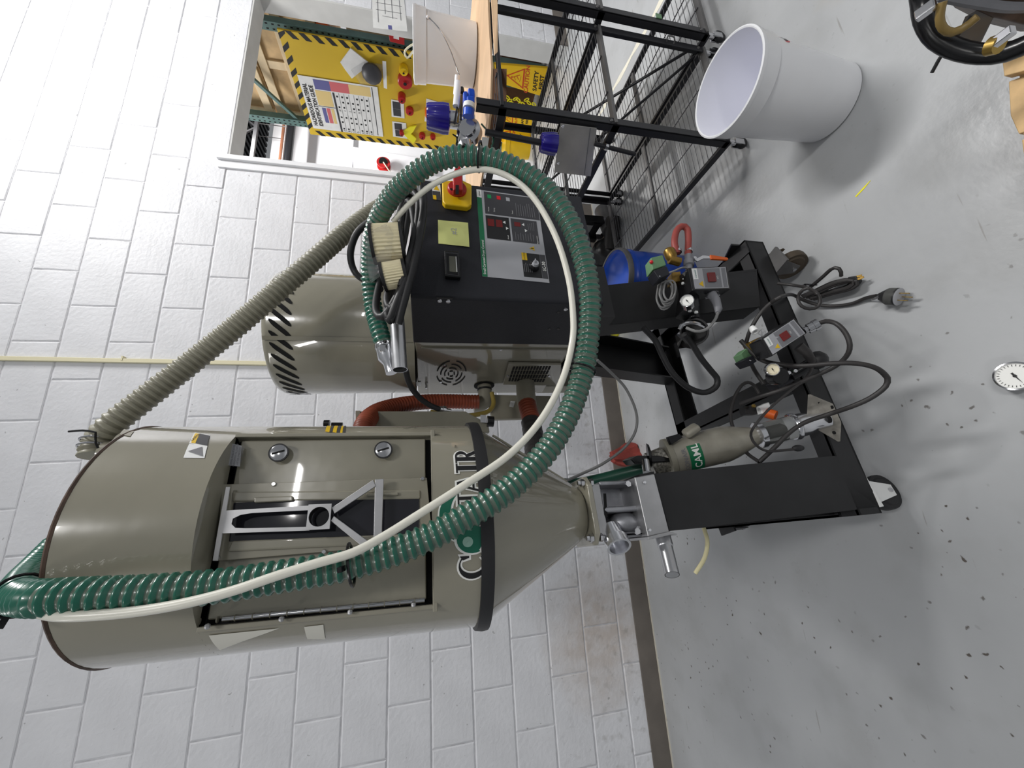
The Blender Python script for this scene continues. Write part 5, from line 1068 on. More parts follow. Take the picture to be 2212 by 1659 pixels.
def gauge(name, c, n, r, label, dial='dial_white', frame='W', depth=.024, group='pressure gauges'):
    t = thing(name, label, 'gauge', frame, c, group); c = Vector(c); n = Vector(n).normalized()
    MB().lathe([(r*.8, -depth), (r, -depth*.9), (r, .002), (r*.9, .003), (r*.88, 0)], c, n, 32, cap0=True).build('case', 'steel_shiny', t)
    MB().lathe([(r*.9, 0), (.0005, 0)], c-n*.0006, n, 32).build('dial', dial, t, smooth=0)
    u = (Vector((1, 0, 0))-n*n.x).normalized(); w = n.cross(u)
    tk = MB()
    for i in range(21):
        a = radians(225-i*13.5); d = u*cos(a)+w*sin(a); tk.bar(c+n*.0004+d*r*.68, c+n*.0004+d*r*.8, r*.03, .0002, up=n)
    tk.build('scale_mark', 'ink_black', t, kind='stuff', smooth=0)
    nd = MB(); d = (u*cos(radians(200))+w*sin(radians(200))); s = n.cross(d)*r*.06; nd.slab([c+n*.001-d*r*.25-s, c+n*.001+d*r*.62, c+n*.001-d*r*.25+s], -n*.0003); nd.slab(hexp(c+n*.0012, n, r*.1, 10), -n*.0004); nd.build('needle', 'ink_black', t, smooth=0)
    return t
b1, F1, n1 = control_box([(0.4857,-0.075,0.5214),(0.555,-0.075,0.5115),(0.5865,-0.055,0.3728),(0.5113,-0.055,0.3888)], .052, 'upper grey faced control box fixed to the right leg of the cart', 'M', (0.5653,-0.03,0.4113))
cn1 = thing('cable_plug', 'grey round cable plug in the upper control box', 'connector', 'M', (0.4837,-0.05,0.4388))
MB().sweep([Vector(p) for p in [(0.4965,-0.045,0.4442),(0.4673,-0.055,0.4467),(0.4332,-0.06,0.4535),(0.421,-0.06,0.4606)]], [.013, .012, .01, .006], 14).build('plug_body', 'label_grey', cn1)
MB().tube([(0.4241,-0.06,0.4581),(0.4,-0.06,0.4751),(0.3734,-0.055,0.5045),(0.3671,-0.05,0.5353),(0.384,-0.04,0.5553)], .004, 8).build('cord', 'grey_cable', cn1)
MB().slab([(0.4904,-0.04,0.4501),(0.5019,-0.04,0.4109),(0.4956,-0.04,0.4101),(0.4825,-0.04,0.4496)], (0, .004, .01)).build('plug_flange', 'alu_bright', cn1)
gauge('pressure_gauge', (0.445,-0.075,0.558), (-.1, -.75, .65), .0175, 'small steel gauge with a white dial below the upper control box', frame='M', depth=.03)
# bracket + valve block behind box 1
vb1 = thing('solenoid_valve', 'brass valve with a green solenoid coil above the upper control box', 'valve', 'M', (0.574,-0.03,0.5323))
MB().slab([(0.608,-0.05,0.6082),(0.6214,-0.05,0.5663),(0.585,-0.05,0.5644),(0.5635,-0.05,0.6139)], (0, .035, 0)).build('coil', 'valve_green', vb1, bevel=.003)
MB().sphere((0.5894,-0.052,0.6127), .0055, 10).build('lamp_cap', 'led_red', vb1)
MB().slab([(0.5533,-0.06,0.6195),(0.5726,-0.06,0.574),(0.544,-0.06,0.5704),(0.5257,-0.06,0.6097)], (0, .035, 0)).build('connector_block', 'black_plastic', vb1, bevel=.002)
MB().sphere((0.5321,-0.062,0.6078), .0022, 8).build('screw', 'alu_bright', vb1)
bb_ = MB(); bb_.lathe([(.011, 0), (.017, .008), (.017, .03), (.012, .04)], (0.6634,-0.03,0.5255), Vector((0.595,-0.03,0.5187))-Vector((0.6634,-0.03,0.5255)), 16, cap0=True, cap1=True); bb_.build('valve_body', 'brass', vb1, bevel=.001)
MB().cyl((0.6246,-0.03,0.5317), (0.6168,-0.03,0.5), .013, n=12).build('side_port', 'brass', vb1)
MB().slab([(0.5683,-0.04,0.5449),(0.5736,-0.04,0.5163),(0.5407,-0.04,0.52),(0.5321,-0.04,0.5551)], (0, .025, 0)).build('lower_block', 'brass', vb1, bevel=.001)
MB().tube([(0.5471,-0.055,0.5837),(0.5545,-0.06,0.5572),(0.5698,-0.06,0.5233),(0.5737,-0.05,0.4928)], .0028, 8).build('lead_wire', 'grey_cable', vb1)
rr_ = thing('red_hose', 'dull red rubber hose bent in a U above the brass valve', 'hose', 'M', (0.7013,-0.03,0.464))
MB().tube([(0.6481,-0.03,0.4987),(0.6841,-0.035,0.501),(0.7262,-0.04,0.4858),(0.7436,-0.045,0.4663),(0.7362,-0.045,0.4492),(0.7022,-0.04,0.4513),(0.6567,-0.03,0.4598),(0.6405,-0.03,0.4632)], .0098, 14).build('hose_body', 'red_rubber', rr_)
for a, b in (((0.6659,-0.03,0.4554), (0.6568,-0.03,0.4582)), ((0.6607,-0.03,0.495), (0.6518,-0.03,0.496))): MB().cyl(a, b, .0118, n=16).build('clamp_band', 'steel_shiny', rr_)
bvv = thing('ball_valve', 'ball valve with a long worn orange lever beside the red hose', 'valve', 'M', (0.6263,-0.03,0.4659))
MB().lathe([(.011, 0), (.011, .02), (.015, .022), (.015, .04), (.010, .042), (.010, .06)], (0.6441,-0.03,0.4621), Vector((0.5776,-0.03,0.4793))-Vector((0.6441,-0.03,0.4621)), 14, cap0=True, cap1=True).build('valve_body', 'label_grey', bvv)
MB().slab(hexp((0.62,-0.042,0.459), (0, -1, 0), .006), (0, -.007, 0)).build('lever_nut', 'steel_shiny', bvv)
MB().slab([(0.6138,-0.045,0.4615),(0.6291,-0.048,0.4322),(0.6258,-0.05,0.4078),(0.6169,-0.05,0.4108),(0.6168,-0.048,0.4346),(0.6074,-0.045,0.4557)], (0, -.003, 0)).build('lever', 'steel_shiny', bvv)
MB().slab([(0.6291,-0.05,0.4099),(0.6212,-0.052,0.3565),(0.6163,-0.052,0.3534),(0.6124,-0.052,0.358),(0.6134,-0.05,0.412)], (0, -.006, 0)).build('lever_grip', 'orange_plastic', bvv, bevel=.001)
for i in range(6):
    p = [Vector(q) for q in [(0.5393,-0.012,0.5772),(0.5442,-0.02,0.5569),(0.5321,-0.02,0.5423),(0.4998,-0.02,0.5485),(0.4681,-0.015,0.5661),(0.46,-0.012,0.5897),(0.4874,-0.012,0.5969),(0.5228,-0.012,0.5846)]]
    cen = sum(p, Vector())/len(p)
    if i == 0: wc_ = thing('wire_coil', 'bundle of grey wire coiled against the right leg', 'cable', 'M', cen)
    q = [cen+(v-cen)*(1-.05*i)+Vector((.001*i, -.004*i, .006*sin(i*2))) for v in p]; MB().tube(q+[q[0]], .0028, 7, .006).build('wire', 'grey_cable', wc_)
rg = thing('air_regulator', 'black air regulator body between gauge and upper control box', 'regulator', 'M', (0.488,-0.04,0.4973))
rb_ = MB(); rb_.slab([(0.5475,-0.045,0.5034),(0.5556,-0.045,0.4797),(0.4538,-0.045,0.494),(0.4288,-0.045,0.5165),(0.4395,-0.045,0.5477)], (0, .045, 0)); rb_.cyl((0.5871,-0.03,0.4639), (0.4178,-0.03,0.5122), .014, n=14); rb_.build('regulator_body', 'black_gloss', rg, bevel=.003)
for p in ((0.4321,-0.05,0.5362), (0.4284,-0.05,0.5173), (0.536,-0.05,0.5222), (0.5228,-0.05,0.5291)): MB().box(Vector(p)+Vector((-.003, -.002, -.004)), Vector(p)+Vector((.003, .003, .004))).build('white_fitting', 'label_white', rg)
kb_ = thing('knockout_ring', 'round black pot with a chrome rim hanging beside the right leg', 'fitting', 'M', (0.3932,-0.01,0.5057))
MB().lathe([(.03, -.04), (.036, 0), (.038, .004), (.033, .004), (.03, -.01)], (0.3917,-0.01,0.5062), (-.5, -.5, .7), 26, cap0=True).build('pot', 'black_steel', kb_)
MB().tube([Vector((0.3902,-0.02,0.5599)), Vector((0.4018,-0.03,0.5517)), Vector((0.4026,-0.035,0.5205)), Vector((0.3948,-0.03,0.4904))], .006, 8).build('chrome_rim', 'steel_shiny', kb_)
cable('drop_cord', [Vector(p) for p in [(0.421,-1.3589,0.6328),(0.3895,-1.3449,0.5935),(0.3432,-1.3373,0.5722),(0.2963,-1.3318,0.548),(0.254,-1.3298,0.506),(0.2356,-1.3353,0.4612),(0.248,-1.3489,0.4294),(0.2708,-1.3553,0.4246),(0.2934,-1.3624,0.4462),(0.3242,-1.373,0.4775),(0.36,-1.3868,0.5082),(0.3825,-1.4073,0.5443)]], .0085, 'black_rubber', 'thick black cord hanging in a deep loop from the right leg')

b2, F2, n2 = control_box([(0.284,-1.518,0.3944),(0.3253,-1.5187,0.4107),(0.3731,-1.5357,0.3221),(0.3341,-1.539,0.3026)], .05, 'lower tilted control box lying on the front beam of the cart', 'W', (0.3306,-1.5155,0.3411))
cn2 = thing('cable_plug', 'black round cable plug under the lower control box', 'connector', base=(0.2914,-1.5209,0.2948))
MB().sweep([(0.3079,-1.5167,0.3064),(0.2892,-1.52,0.2917),(0.2723,-1.519,0.2817),(0.2657,-1.5166,0.2754)], [.013, .012, .010, .007], 14).build('plug_body', 'dark_rubber', cn2)
MB().tube([(0.2679,-1.5174,0.2755),(0.2441,-1.5146,0.2861),(0.2183,-1.5119,0.316),(0.1865,-1.5086,0.3715),(0.151,-1.4905,0.4184),(0.1149,-1.4742,0.4534),(0.0956,-1.4515,0.4483),(0.0726,-1.4492,0.4388),(0.0556,-1.4478,0.4108),(0.0546,-1.4477,0.3622),(0.0563,-1.4479,0.322)], .0032, 8).build('cord', 'dark_rubber', cn2)
MB().sphere((0.0582,-1.448,0.3129), .011, 10, (.8, .8, 1.6)).build('cord_end', 'black_rubber', cn2)
cf = thing('conduit_fitting', 'chrome conduit fitting on the end of the lower control box', 'fitting', base=(0.349,-1.5461,0.2869))
a_, b_ = Vector((0.3424,-1.5374,0.2994)), Vector((0.3513,-1.5583,0.2774)); MB().lathe([(.008, 0), (.008, .006), (.013, .008), (.013, .02), (.0145, .021), (.0145, (b_-a_).length)], a_, b_-a_, 16, cap0=True, cap1=True).build('fitting_body', 'steel_shiny', cf)
g2 = gauge('pressure_gauge', (0.2494,-1.5058,0.3924), (-.25, -.8, .55), .0155, 'small gauge with a cream dial below the lower control box', 'dial_cream', depth=.02)
r2_ = thing('air_regulator', 'black air regulator with a round knob behind the cream gauge', 'regulator', base=(0.2392,-1.4712,0.3299))
a_, b_ = Vector((0.2518,-1.4908,0.3637)), Vector((0.2485,-1.4531,0.2932))
MB().lathe([(.0, 0), (.02, 0), (.022, .004), (.022, .03)], (0.2368,-1.4913,0.356), (.2, .9, -.3), 22, cap1=True).build('regulator_knob', 'black_gloss', r2_)
MB().slab([(0.2308,-1.4531,0.3402),(0.2455,-1.4626,0.2864),(0.2337,-1.4591,0.2773),(0.2142,-1.4485,0.3229)], (0, .03, 0)).build('regulator_body', 'black_plastic', r2_, bevel=.003)
MB().cyl((0.2441,-1.4674,0.298), (0.2655,-1.4954,0.2627), .015, n=18).build('filter_bowl', 'black_gloss', r2_)
for p in ((0.2466,-1.4839,0.3236), (0.2511,-1.4853,0.3033), (0.2124,-1.4636,0.3039)): MB().slab(hexp(p, (0, -1, .4), .005), (0, -.004, 0)).build('chrome_screw', 'steel_shiny', r2_)
MB().sphere((0.2753,-1.5041,0.2427), .024, 12, (1, 1, 1)).build('strain_boot', 'black_rubber', r2_)
s2 = thing('solenoid_valve', 'black and green solenoid valve left of the lower control box', 'valve', base=(0.3001,-1.46,0.4028))
MB().slab([(0.3138,-1.4438,0.4119),(0.3277,-1.4492,0.397),(0.3166,-1.4448,0.3635),(0.2978,-1.4379,0.371),(0.2977,-1.4378,0.4005)], (0, .03, 0)).build('coil', 'valve_green', s2, bevel=.002)
MB().slab([(0.2909,-1.4566,0.4209),(0.3036,-1.4613,0.3944),(0.2888,-1.4559,0.3789),(0.2761,-1.4514,0.4015)], (0, .03, .005)).build('connector_block', 'black_plastic', s2, bevel=.002)
MB().sphere((0.2892,-1.4581,0.4026), .0025, 8).build('screw', 'alu_bright', s2)
MB().slab([(0.3399,-1.4651,0.3966),(0.3539,-1.4712,0.3619),(0.321,-1.4681,0.3537),(0.3094,-1.4635,0.3804)], (0, .03, 0)).build('valve_body', 'brass', s2, bevel=.004)
wf_ = thing('threaded_nipple', 'white threaded nipple above the lower control box', 'fitting', base=(0.3582,-1.4841,0.3921))
a_, b_ = Vector((0.3742,-1.4805,0.3958)), Vector((0.352,-1.4922,0.3987)); MB().lathe([(.0065, 0), (.008, .003), (.0075, .006), (.0095, .008), (.0095, .02), (.006, .02), (.005, .012)], a_, b_-a_, 16, cap0=True).build('nipple', 'label_white', wf_)
MB().tube([(0.3541,-1.4822,0.3799),(0.3611,-1.4964,0.3772),(0.3418,-1.4986,0.3878),(0.3376,-1.4968,0.3772)], .005, 8).build('bag_scrap', 'clear_plastic', wf_)
sol = thing('orange_solenoid', 'small white and orange solenoid on the cart side beam', 'valve', base=(0.1779,-1.3531,0.2818))
MB().cyl((0.167,-1.3612,0.2929), (0.155,-1.3794,0.2818), .014, n=14).build('orange_cap', 'orange_plastic', sol); MB().slab([(0.1874,-1.355,0.3047),(0.1998,-1.3576,0.2687),(0.1768,-1.3631,0.2713),(0.1647,-1.3608,0.3042)], (0, .02, 0)).build('body', 'label_white', sol, bevel=.003)
MB().box(Vector((0.1796,-1.3432,0.3241))+Vector((-.012, 0, -.02)), Vector((0.1796,-1.3432,0.3241))+Vector((.012, .02, .02))).build('bracket', 'black_steel', sol); MB().sphere((0.1891,-1.3554,0.3234), .006, 8).build('brass_nut', 'gold', sol)

# cords over the front beam and on the floor
cable('black_cable', [(0.5452,-1.4277,0.2072),(0.5152,-1.4678,0.1932),(0.4683,-1.5327,0.2419),(0.4311,-1.5684,0.2661),(0.4108,-1.5678,0.2622),(0.3967,-1.5597,0.2677),(0.3977,-1.5488,0.2839),(0.4109,-1.5448,0.2996),(0.4316,-1.5453,0.2993),(0.4404,-1.5624,0.3038),(0.4414,-1.5749,0.2989)], .0042, 'dark_rubber', 'thin black cord making a small ring beside the folded cord')
fc_ = thing('folded_cord', 'folded bundle of black cord with a moulded plug on the floor', 'cable', base=(0.5508,-1.4154,0))
for i in range(5):
    P = [Vector(p) for p in [(0.5502,-1.3545,0.03),(0.5409,-1.4006,0.04),(0.5366,-1.4583,0.04),(0.5241,-1.4982,0.035),(0.5128,-1.5002,0.03),(0.5089,-1.4807,0.03),(0.5211,-1.4313,0.03),(0.534,-1.3724,0.028)]]
    k = (i-2)*.009; MB().tube([p+Vector((k*.5, k*.6, .004*(i % 2)-.012*(i > 2))) for p in P], .0052, 8).build('cord', 'dark_rubber', fc_)
MB().tube([(0.5589,-1.3914,0.045),(0.5639,-1.4426,0.055),(0.5705,-1.4774,0.06),(0.5662,-1.4941,0.06),(0.5538,-1.4973,0.055),(0.5435,-1.4878,0.045)], .0052, 8).build('cord', 'dark_rubber', fc_)
pg = MB().slab([(0.5365,-1.4953,0.035),(0.5271,-1.5158,0.035),(0.5127,-1.5155,0.03),(0.5026,-1.5023,0.03),(0.505,-1.4875,0.03)], (0, .0, -.018)); pg.build('moulded_plug', 'black_rubber', fc_, bevel=.003)
for a, b in (((0.5254,-1.5141,0.03), (0.5223,-1.5268,0.028)), ((0.5165,-1.5141,0.03), (0.516,-1.5299,0.028))): MB().bar(a, b, .006, .0015).build('plug_blade', 'brass', fc_)
tie((0.5664,-1.3983,0.045), .016, 'black cable tie round the folded cord', (0, .3, .8), (1, -.6, 0))
pc = thing('plug_cord', 'black cord ending in a large plug with brass blades on the floor', 'cable', base=(0.4413,-1.563,0))
MB().tube([(0.3491,-1.4364,0.3795),(0.378,-1.4491,0.3714),(0.4129,-1.4775,0.3587),(0.4357,-1.5014,0.3385),(0.4421,-1.5283,0.3273)] + [(0.5397,-1.3769,0.1),(0.5297,-1.3663,0.05),(0.5068,-1.3812,0.02),(0.4841,-1.4171,0.008),(0.4663,-1.4665,0.007),(0.4623,-1.5074,0.012),(0.4496,-1.5428,0.028)], .0052, 9).build('cord', 'dark_rubber', pc)
p0, p1 = Vector((0.4417,-1.5544,0.033)), Vector((0.4211,-1.5901,0.03)); px_ = p1-p0; pl_ = px_.length
MB().lathe([(.007, -.006), (.011, 0), (.02, pl_*.35), (.0225, pl_*.5), (.0225, pl_)], p0, px_, 24, cap0=True).build('plug_body', 'black_rubber', pc)
MB().lathe([(.0226, pl_*.45), (.0228, pl_*.6), (.0228, pl_*.9)], p0, px_, 24).build('clear_cover', 'clear_glass', pc)
MB().lathe([(.0225, pl_), (.0195, pl_+.002), (.0005, pl_+.002)], p0, px_, 24).build('plug_face', 'label_light', pc)
sdv = px_.normalized().cross(Vector((0, 0, 1)))
for a, b in ((.009, .004), (-.009, .004), (0, -.009)): MB().bar(p1+sdv*a+Vector((0, 0, b))+px_.normalized()*.002, p1+sdv*a+Vector((0, 0, b))+px_.normalized()*.022, .002, .006).build('blade', 'gold', pc)
MB().box(p0+Vector((-.009, -.012, -.012))-px_*.1, p0+Vector((-.002, .012, .012))-px_*.1).build('cord_clamp', 'steel_shiny', pc)
cable('box_cord', [(0.3512,-1.5583,0.2803),(0.3489,-1.5795,0.2794),(0.3303,-1.6037,0.2838),(0.301,-1.6119,0.2776),(0.2717,-1.61,0.2753),(0.2533,-1.592,0.2699),(0.2392,-1.5657,0.2723),(0.2277,-1.5356,0.2905),(0.2109,-1.5046,0.3316),(0.1997,-1.4809,0.3665),(0.1949,-1.4386,0.383),(0.1942,-1.3667,0.3758)], .0055, 'dark_rubber', 'black cord swinging wide from the chrome fitting to the cart')
cable('loop_cord', [(0.3546,-1.4387,0.398),(0.2946,-1.458,0.3734),(0.2669,-1.4906,0.3418),(0.2487,-1.5372,0.3274),(0.2379,-1.5864,0.3068),(0.2282,-1.6148,0.2794),(0.213,-1.6307,0.2537),(0.1957,-1.6304,0.2308),(0.1838,-1.6268,0.2226),(0.1691,-1.6176,0.2263),(0.1518,-1.5928,0.2393),(0.1401,-1.5597,0.2544),(0.1321,-1.5073,0.2617),(0.1195,-1.4749,0.2998),(0.0973,-1.4517,0.3318),(0.0606,-1.4281,0.3686),(0.0313,-1.4065,0.3985)], .0058, 'dark_rubber', 'long black cord looping out in front of the square base plate')
cable('loop_cord', [(0.0313,-1.4065,0.3985),(0.0627,-1.3681,0.3972),(0.1153,-1.3532,0.4026),(0.1631,-1.3402,0.3942),(0.21,-1.3394,0.3723),(0.2486,-1.349,0.3455),(0.26,-1.3522,0.3216),(0.2521,-1.35,0.3009),(0.2259,-1.3535,0.2923)], .0048, 'dark_rubber', 'black cord arching beside the cyclone canister')
cable('loop_cord', [(0.3608,-1.4088,0.351),(0.2998,-1.3856,0.3259),(0.2411,-1.3988,0.3163)], .0055, 'dark_rubber', 'short straight black cord left of the lower solenoid')
# ------------------------------------------------------------------ black wire shelving
def shelf_unit(x0, x1, y0, y1, ztop, label, name, front_only=False):
    t = thing(name, label, 'shelf', base=((x0+x1)/2, (y0+y1)/2, 0), group='black wire shelving on casters')
    ps = .026
    def post(x, y, top, sx, sy):
        m = MB(); m.box((x, y, .085), (x+sx*.004, y+sy*.03, top)); m.box((x, y, .085), (x+sx*.03, y+sy*.004, top)); p = m.build('post', 'shelf_black', t, bevel=.001)
        for z in (.12, .58): MB().lathe([(.006, 0), (.005, .004)], (x+sx*.015, y-.0005*sy, z), (0, -sy, 0), 10, cap1=True).build('bolt', 'shelf_grey', p)
        cst = MB(); cst.cyl((x+sx*.012, y+sy*.012, .055), (x+sx*.012, y+sy*.012, .09), .011, n=12); cst.box((x+sx*.012-.012, y+sy*.012-.013, .02), (x+sx*.012+.012, y+sy*.012-.009, .06)); cst.box((x+sx*.012-.012, y+sy*.012+.009, .02), (x+sx*.012+.012, y+sy*.012+.013, .06)); cst.build('caster_fork', 'steel_shiny', t)
        MB().lathe([(.006, -.008), (.024, -.008), (.0255, -.004), (.0255, .004), (.024, .008), (.006, .008)], (x+sx*.012+.008, y+sy*.012, .0255), (0, 1, 0), 20, cap0=True, cap1=True).build('caster_wheel', 'black_rubber', t)
    post(x0, y0, ztop[0], 1, 1); post(x1, y0, ztop[1], -1, 1); post(x0, y1, ztop[0], 1, -1); post(x1, y1, ztop[1], -1, -1)
    ym = (y0+y1)/2+.03
    for z in (.10, .57, .985):
        for x in (x0+.006, x1-.006):
            MB().box((x-.006, y0+.004, z-.022), (x+.006, y1-.004, z+.004)).build('side_rail', 'shelf_black', t)
        for y in (y0+.008, ym, y1-.008): MB().box((x0+.006, y-.014, z-.012), (x1-.006, y+.014, z+.0)).build('cross_bar', 'shelf_grey' if y != y0+.008 or z < .9 else 'shelf_black', t, bevel=.002)
        w = MB(); k = 0; y = y0+.02
        while y < y1: w.cyl((x0+.01, y, z+.006), (x1-.01, y, z+.006), .0013, n=5, caps=False); y += .0255
        for xx in (x0+.16, x1-.16): w.cyl((xx, y0+.005, z+.003), (xx, y1-.005, z+.003), .0025, n=6, caps=False)
        w.build('shelf_wires', 'shelf_wire', t, kind='stuff', smooth=60)
    return t
S1 = shelf_unit(1.235, 1.735, -1.30, -.40, (1.065, 1.0), 'near black wire shelf cart with cardboard and tools on top', 'wire_shelf')
S2 = shelf_unit(1.755, 2.21, -1.335, -.42, (1.0, 1.0), 'far black wire shelf cart under the white bucket', 'wire_shelf')
for (a, b) in (((1.745, -1.29, .12), (1.745, -.84, .56)), ((1.738, -1.26, .1), (1.738, -.5, .52))): MB().cyl(a, b, .006, n=8).build('tie_rod', 'shelf_black', S1)
fb = (1.853,-1.2465,0.3)
MB().box((1.781, -1.338, .30), (1.806, -1.3355, .325)).build('green_sticker', 'valve_green', S2)
MB().tube([(1.715, -1.303, .27), (1.71, -1.325, .28), (1.70, -1.33, .255), (1.70, -1.31, .245)], .003, 6).build('wire_hook', 'shelf_grey', S1)
MB().box((1.2346, -1.18, 1.005), (1.2352, -1.10, 1.03)).build('name_plate', 'label_white', S1)
# cardboard sheets on top
cb_ = MB(); zt = 1.0; P = []
ed = [(1.255, -.46), (1.25, -.8), (1.25, -1.06), (1.30, -1.22), (1.42, -1.29), (1.62, -1.30), (1.86, -1.33), (2.28, -1.36), (2.28, -.46)]
cb_.slab([(x, y, .998) for x, y in ed], (0, 0, .007)); 
tag(cb_.build('cardboard_sheet', 'cardboard', None, smooth=0), 'flat tan cardboard sheet covering the top of the wire shelves', 'cardboard')
fl_ = MB(); fl_.add([(1.5791,-1.2283,0.985),(1.5106,-1.2484,0.985),(1.5495,-1.1961,0.985),(1.6311,-1.1096,0.99),(1.6917,-1.0917,1),(1.6764,-1.1559,1)], [(0, 1, 2, 3, 4, 5)])
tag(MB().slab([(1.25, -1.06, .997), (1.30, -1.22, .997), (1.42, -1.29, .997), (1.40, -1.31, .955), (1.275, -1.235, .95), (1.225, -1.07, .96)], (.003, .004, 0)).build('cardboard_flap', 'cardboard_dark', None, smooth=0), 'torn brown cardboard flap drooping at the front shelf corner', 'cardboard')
tag(MB().slab([(1.42, -1.335, 1.0), (1.62, -1.345, 1.0), (1.9, -1.36, 1.0), (2.24, -1.375, 1.0), (2.24, -1.385, .982), (1.9, -1.372, .981), (1.62, -1.355, .982), (1.43, -1.338, .99)], (0, .004, .001)).build('cardboard_flap', 'cardboard', None, smooth=0), 'long folded down front edge of the cardboard above the far wire shelf', 'cardboard')
# small white bucket on the shelf
def pail(name, c, rb, rt, h, label, wall_m, in_m, rimz=.06, handle=None):
    t = thing(name, label, 'bucket', base=c)
    rr = lambda z: rb+(rt*.94-rb)*z/h
    MB().lathe([(rb*.9, .0), (rb, .006), (rr(h-rimz), h-rimz), (rr(h-rimz)+.006, h-rimz+.001), (rr(h)+.006, h-.018), (rt*.99, h-.016), (rt, h-.012), (rt, h-.002), (rt-.004, h), (rt-.007, h-.002)], c, n=56, cap0=True).build('pail_body', wall_m, t, smooth=35)
    MB().lathe([(rt-.007, h-.002), (rr(h)-.004, h-.03), (rb-.004, .008), (.001, .006)], c, n=56).build('inside', in_m, t, smooth=35)
    return t
bk_c = (1.918, -.985, 1.005)
bk = pail('bucket', bk_c, .118, .137, .272, 'small white bucket with a wire handle on the cardboard sheet', 'bucket_white', 'bucket_inside', .055)
MB().tube([(1.8987,-1.1156,1.2141),(1.8398,-1.1153,1.1682),(1.7851,-1.0857,1.1266),(1.7502,-1.052,1.1023),(1.7319,-1.0261,1.0852)], .0024, 6).build('wire_handle', 'steel_shiny', bk)
MB().cyl((1.7304,-1.024,1.093), (1.6741,-0.9816,1.0995), .0105, n=14).build('handle_grip', 'white_plastic', bk)
MB().sphere((1.8986,-1.1154,1.2159), .007, 10).build('handle_lug', 'white_plastic', bk)
cable('white_wire', [(1.8802,-1.0301,1.2527),(1.8689,-1.013,1.2917),(1.8569,-0.9954,1.3136),(1.8464,-0.9801,1.3027),(1.8615,-1.0021,1.2766)], .004, 'conduit_cream', 'white cable looping out over the rim of the small bucket')
# big bucket on the floor
BB = (1.103, -1.572, 0)
bb = pail('bucket', BB, .104, .1335, .372, 'large empty white bucket standing on the grey floor', 'bucket_white', 'bucket_inside', .06)
a_ = atan2(.05, .9)
lbp = Vector(BB)+Vector((.117*cos(-1.22), .117*sin(-1.22), .27)); lu = Vector((-sin(-1.22), cos(-1.22), 0)); 
pts = [lbp+lu*(.022*cos(2*pi*i/16))+Vector((0, 0, 1))*(.017*sin(2*pi*i/16)) for i in range(16)]
lb2 = MB(); lb2.slab(pts, Vector((cos(-1.22), sin(-1.22), 0))*.0015); lb2.build('oval_sticker', 'poster_red', bb, smooth=0)
pts = [lbp+lu*(.015*cos(2*pi*i/16)-.002)+Vector((0, 0, 1))*(.010*sin(2*pi*i/16))+Vector((cos(-1.22), sin(-1.22), 0))*.0012 for i in range(16)]
MB().slab(pts, Vector((cos(-1.22), sin(-1.22), 0))*.0012).build('sticker_centre', 'label_dark', bb, smooth=0)
# things on the shelf top
def knob(c, r, h, label, name, ax=(0, 0, 1), owner=None):
    t = owner or thing(name, label, 'knob', base=c); ax = Vector(ax).normalized(); n = 48; vs = []; u = ax.orthogonal().normalized(); w = ax.cross(u); c = Vector(c)
    prof = [(.72, 0), (.98, h*.06), (1., h*.3), (.86, h*.92), (.78, h), (.0, h)]
    for rr, z in prof: vs += [c+ax*z+u*(r*max(rr, .01)*(1+.06*cos(8*2*pi*i/n))*cos(2*pi*i/n))+w*(r*max(rr, .01)*(1+.06*cos(8*2*pi*i/n))*sin(2*pi*i/n)) for i in range(n)]
    MB().add(vs, [(j*n+i, j*n+(i+1) % n, (j+1)*n+(i+1) % n, (j+1)*n+i) for j in range(5) for i in range(n)]).build('fluted_knob', 'navy_plastic', t, smooth=50)
    return t, c, ax
k1c = Vector((1.3411,-1.1417,1.1401))
t, c, ax = knob(k1c, .048, .085, 'dark blue fluted knob on a chrome regulator on the shelf top', 'regulator_knob')
MB().lathe([(.03, 0), (.03, -.03), (.022, -.032), (.022, -.06), (.028, -.062), (.028, -.09)], c, ax, 20, cap0=True, cap1=True).build('regulator_stem', 'alu_bright', t)
kz = k1c.z
rgx = thing('chrome_regulator', 'polished chrome regulator lying on the cardboard behind the green hose', 'regulator', base=(1.2945,-1.1334,1.0586))
MB().lathe([(.02, -.02), (.045, -.018), (.045, .01), (.03, .014), (.03, .03)], Vector((1.2995,-1.1391,1.0694)), (-.3, -.8, .4), 24, cap0=True, cap1=True).build('regulator_body', 'steel_shiny', rgx)
MB().cyl((1.2564,-1.1208,1.0829), (1.2242,-1.1154,1.0766), .03, n=18).build('fitting', 'steel_shiny', rgx)
for i in range(5): MB().tube([(1.326,-1.1392,1.1183),(1.2961,-1.1353,1.1018),(1.2687,-1.1195,1.1099),(1.25,-1.1137,1.0894)] if i % 2 else [(1.2967,-1.1208,1.1298),(1.2811,-1.1182,1.1094),(1.2508,-1.1147,1.1186),(1.2353,-1.1127,1.0932)], .003, 6).build('lead_wire', 'label_white' if i % 2 else 'black_rubber', rgx)
bl = thing('blue_clamp', 'bright blue plastic pipe clamp lying at the front edge of the cardboard', 'clamp', base=(1.3598,-1.2126,1.0814))
MB().slab([(1.4053,-1.2231,1.0808),(1.4057,-1.2236,1.0542),(1.3835,-1.2106,1.0519),(1.3816,-1.2082,1.0768)], (0, .05, 0)).slab([(1.3977,-1.2129,1.0967),(1.4006,-1.2167,1.0803),(1.3459,-1.1949,1.0768),(1.3463,-1.1955,1.0935)], (0, .04, 0)).slab([(1.3764,-1.2178,1.0846),(1.377,-1.2187,1.0548),(1.356,-1.2078,1.0544),(1.3523,-1.2031,1.0807)], (0, .05, 0)).build('clamp_jaw', 'cobalt_plastic', bl, bevel=.006)
